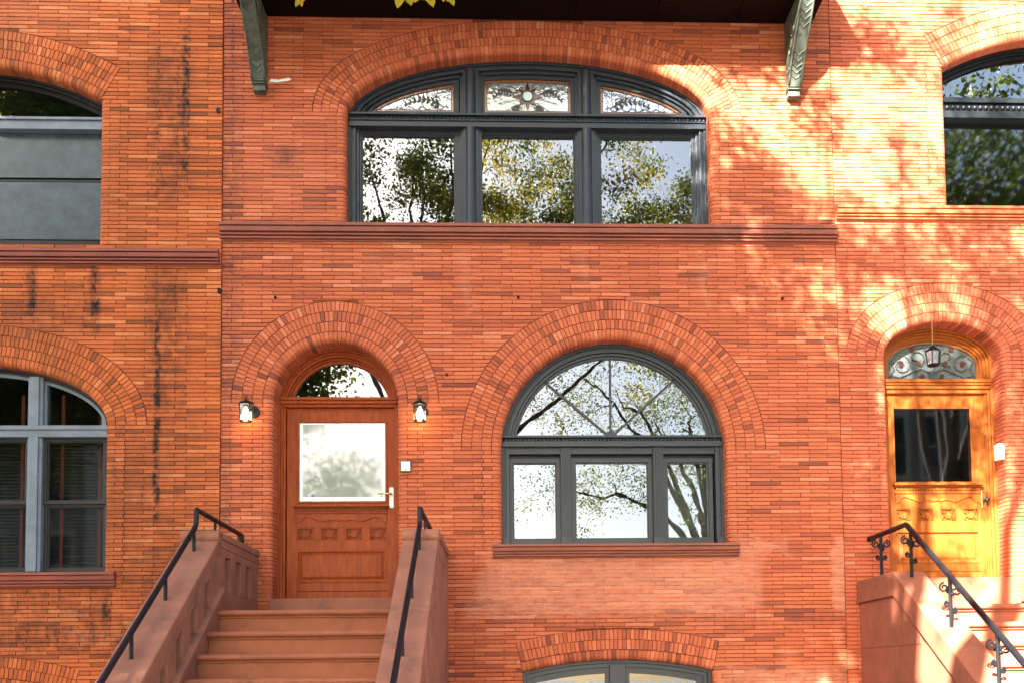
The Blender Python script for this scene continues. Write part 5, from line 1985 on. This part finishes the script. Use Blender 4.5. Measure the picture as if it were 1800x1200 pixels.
tree('open yellow green street tree on the road edge close behind the camera', (-2.2, -12.8, -0.13), (-2.0, -12.4, 4.9),
     [(0.6, -8.6, 10.8, 3.4, 2.4, 3.0), (3.0, -9.0, 9.6, 2.4, 2.2, 2.4), (-1.2, -8.8, 11.8, 2.2, 2.0, 2.0), (0.2, -9.2, 13.9, 1.7, 1.5, 0.9)], 270, 250, 0.06, (0.17, 0.17, 0.13), 9, keep_open, 0.22, tones=(0.35, 1.0), limbs=16)
tree('slender street tree across the road, opposite the round window', (5.5, -15.0, -0.006), (5.4, -14.9, 4.6),
     [(4.6, -14.6, 8.4, 3.2, 2.2, 2.6), (6.5, -15, 9.6, 2.6, 2.2, 2.6), (1.2, -14.9, 9.3, 2.0, 1.6, 1.5), (2.2, -14.8, 6.4, 2.2, 1.5, 1.2)], 220, 90, 0.062, (0.22, 0.22, 0.18), 13, None, 0.2, tones=(0.2, 0.8), limbs=10)

tree('dark leafy street tree across the road at the right', (12.0, -14.8, -0.006), (11.8, -14.6, 5.0),
     [(11.0, -12.6, 13.2, 3.6, 2.6, 3.4), (13, -13.5, 11.5, 3.0, 2.6, 3.0)], 420, 44, 0.15, (0.36, 0.36, 0.3), 17, None, 0.28, tones=(0.0, 0.55), limbs=12)

# twigs with yellow leaves hanging into the top of the view
tw = thing('leafy_twig', 'yellow autumn leaves hanging from above at the top edge', 'twig', (-0.6, -5.0, 5.4))
wd = MB()
YT = -5.0


def wp(px, py, y=YT):
    x, z = W(px, py, y)
    return (x, y, z)


# the bough it hangs from reaches back to the open tree behind the camera
wd.tube([(-2.0, -12.3, 5.2), (-2.5, -10.4, 7.4), (-2.7, -8.2, 7.6), wp(180, -420, -6.4), wp(320, -230, -5.6), wp(440, -110, -5.2), wp(560, -70), wp(720, -60), wp(860, -90)], [0.05, 0.045, 0.038, 0.03, 0.022, 0.015, 0.010, 0.007, 0.004], 7)
wd.tube([wp(515, -85), wp(522, -40), wp(526, 0)], [0.006, 0.004, 0.002], 5)
for px in (700, 735, 770, 792):
    wd.tube([wp(px - 10, -62), wp(px, -18)], [0.005, 0.002], 5)
wd.build('twig', M['bark'], tw, smooth=True)


def lobed_leaf(px, py, ang, size, tone, tilt):
    """maple-like leaf from its stalk end"""
    ox, oz = W(px, py, YT)
    prof = [(0.0, 0.0), (0.25, 0.08), (0.48, 0.02), (0.36, 0.22), (0.56, 0.45), (0.34, 0.46), (0.26, 0.60), (0.20, 0.78), (0.0, 1.0)]
    full = prof + [(-a, b) for a, b in prof[-2:0:-1]]
    vs = [(0, 0, 0.45)]
    out = []
    for a, b in full:
        lx, lz, ly = a * size, b * size, -abs(a) * size * 0.35
        x = lx * math.cos(ang) - lz * math.sin(ang)
        z = lx * math.sin(ang) + lz * math.cos(ang)
        out.append((ox + x, YT + ly + tilt * lz, oz + z))
    cx = (ox - 0.45 * size * math.sin(ang), YT + tilt * 0.45 * size, oz + 0.45 * size * math.cos(ang))
    n = len(out)
    mb = MB()
    mb.add([cx] + out, [(0, 1 + k, 1 + (k + 1) % n) for k in range(n)], tone)
    return mb.build('leaf', M['leaf_yellow'], tw, fix=False, tone=True)


for (px, py, ang, size, tone) in ((527, -2, 2.5, 0.045, 0.1), (528, -2, 3.3, 0.04, 0.8), (706, -12, 2.85, 0.085, 0.35), (718, -16, 3.3, 0.10, 0.25), (737, -14, 2.9, 0.09, 0.35),
                                  (752, -12, 3.5, 0.085, 0.3), (780, -8, 3.1, 0.045, 0.95), (790, -6, 3.6, 0.055, 0.2)):
    lobed_leaf(px, py, ang, size, tone, random.Random(px).uniform(-0.4, 0.4))

# ------------------------------------------------------------------ houses across the road (seen in the panes)


def far_house(x0, x1, y, h, label, mat, cols, rows, group='houses across the road'):
    t = thing('far_house', label, 'house', ((x0 + x1) / 2, y, 0), group)
    MB().box(x0, x1, y - 9, y, 0, h).build('wall', M[mat], t)
    MB().prism_x([(y + 0.003, h - 0.6), (y + 0.25, h - 0.45), (y + 0.5, h), (y + 0.5, h + 0.25), (y + 0.003, h + 0.3)], x0, x1).build('cornice', M['far_trim'], t)
    for c in range(cols):
        for r in range(rows):
            cx = x0 + (x1 - x0) * (c + 0.5) / cols
            z = 1.4 + (h - 2.6) * r / rows
            w, hh = 0.62, 1.9
            fr_ = MB().band(rect(cx - w - 0.14, cx + w + 0.14, z - 0.14, z + hh + 0.2), rect(cx - w, cx + w, z, z + hh), y + 0.003, y + 0.09)
            fr_.box(cx - w, cx + w, y + 0.003, y + 0.05, z + hh / 2 - 0.03, z + hh / 2 + 0.03)
            fo = fr_.build('window', M['far_trim'], t)
            pane(fo, rect(cx - w, cx + w, z, z + hh), y + 0.004, M['black'], t=0.012)


far_house(-30, -21.42, -20, 10.5, 'dull red row house across the road, far left', 'far_brick', 4, 3)
far_house(-21.4, -13.2, -20, 11.2, 'grey row house across the road, left', 'far_grey', 4, 3)
far_house(9.5, 16.8, -20, 12.5, 'grey row house across the road, right', 'far_grey', 4, 3)
far_house(16.82, 25.0, -20, 11.5, 'dull red row house across the road, far right', 'far_brick', 4, 3)
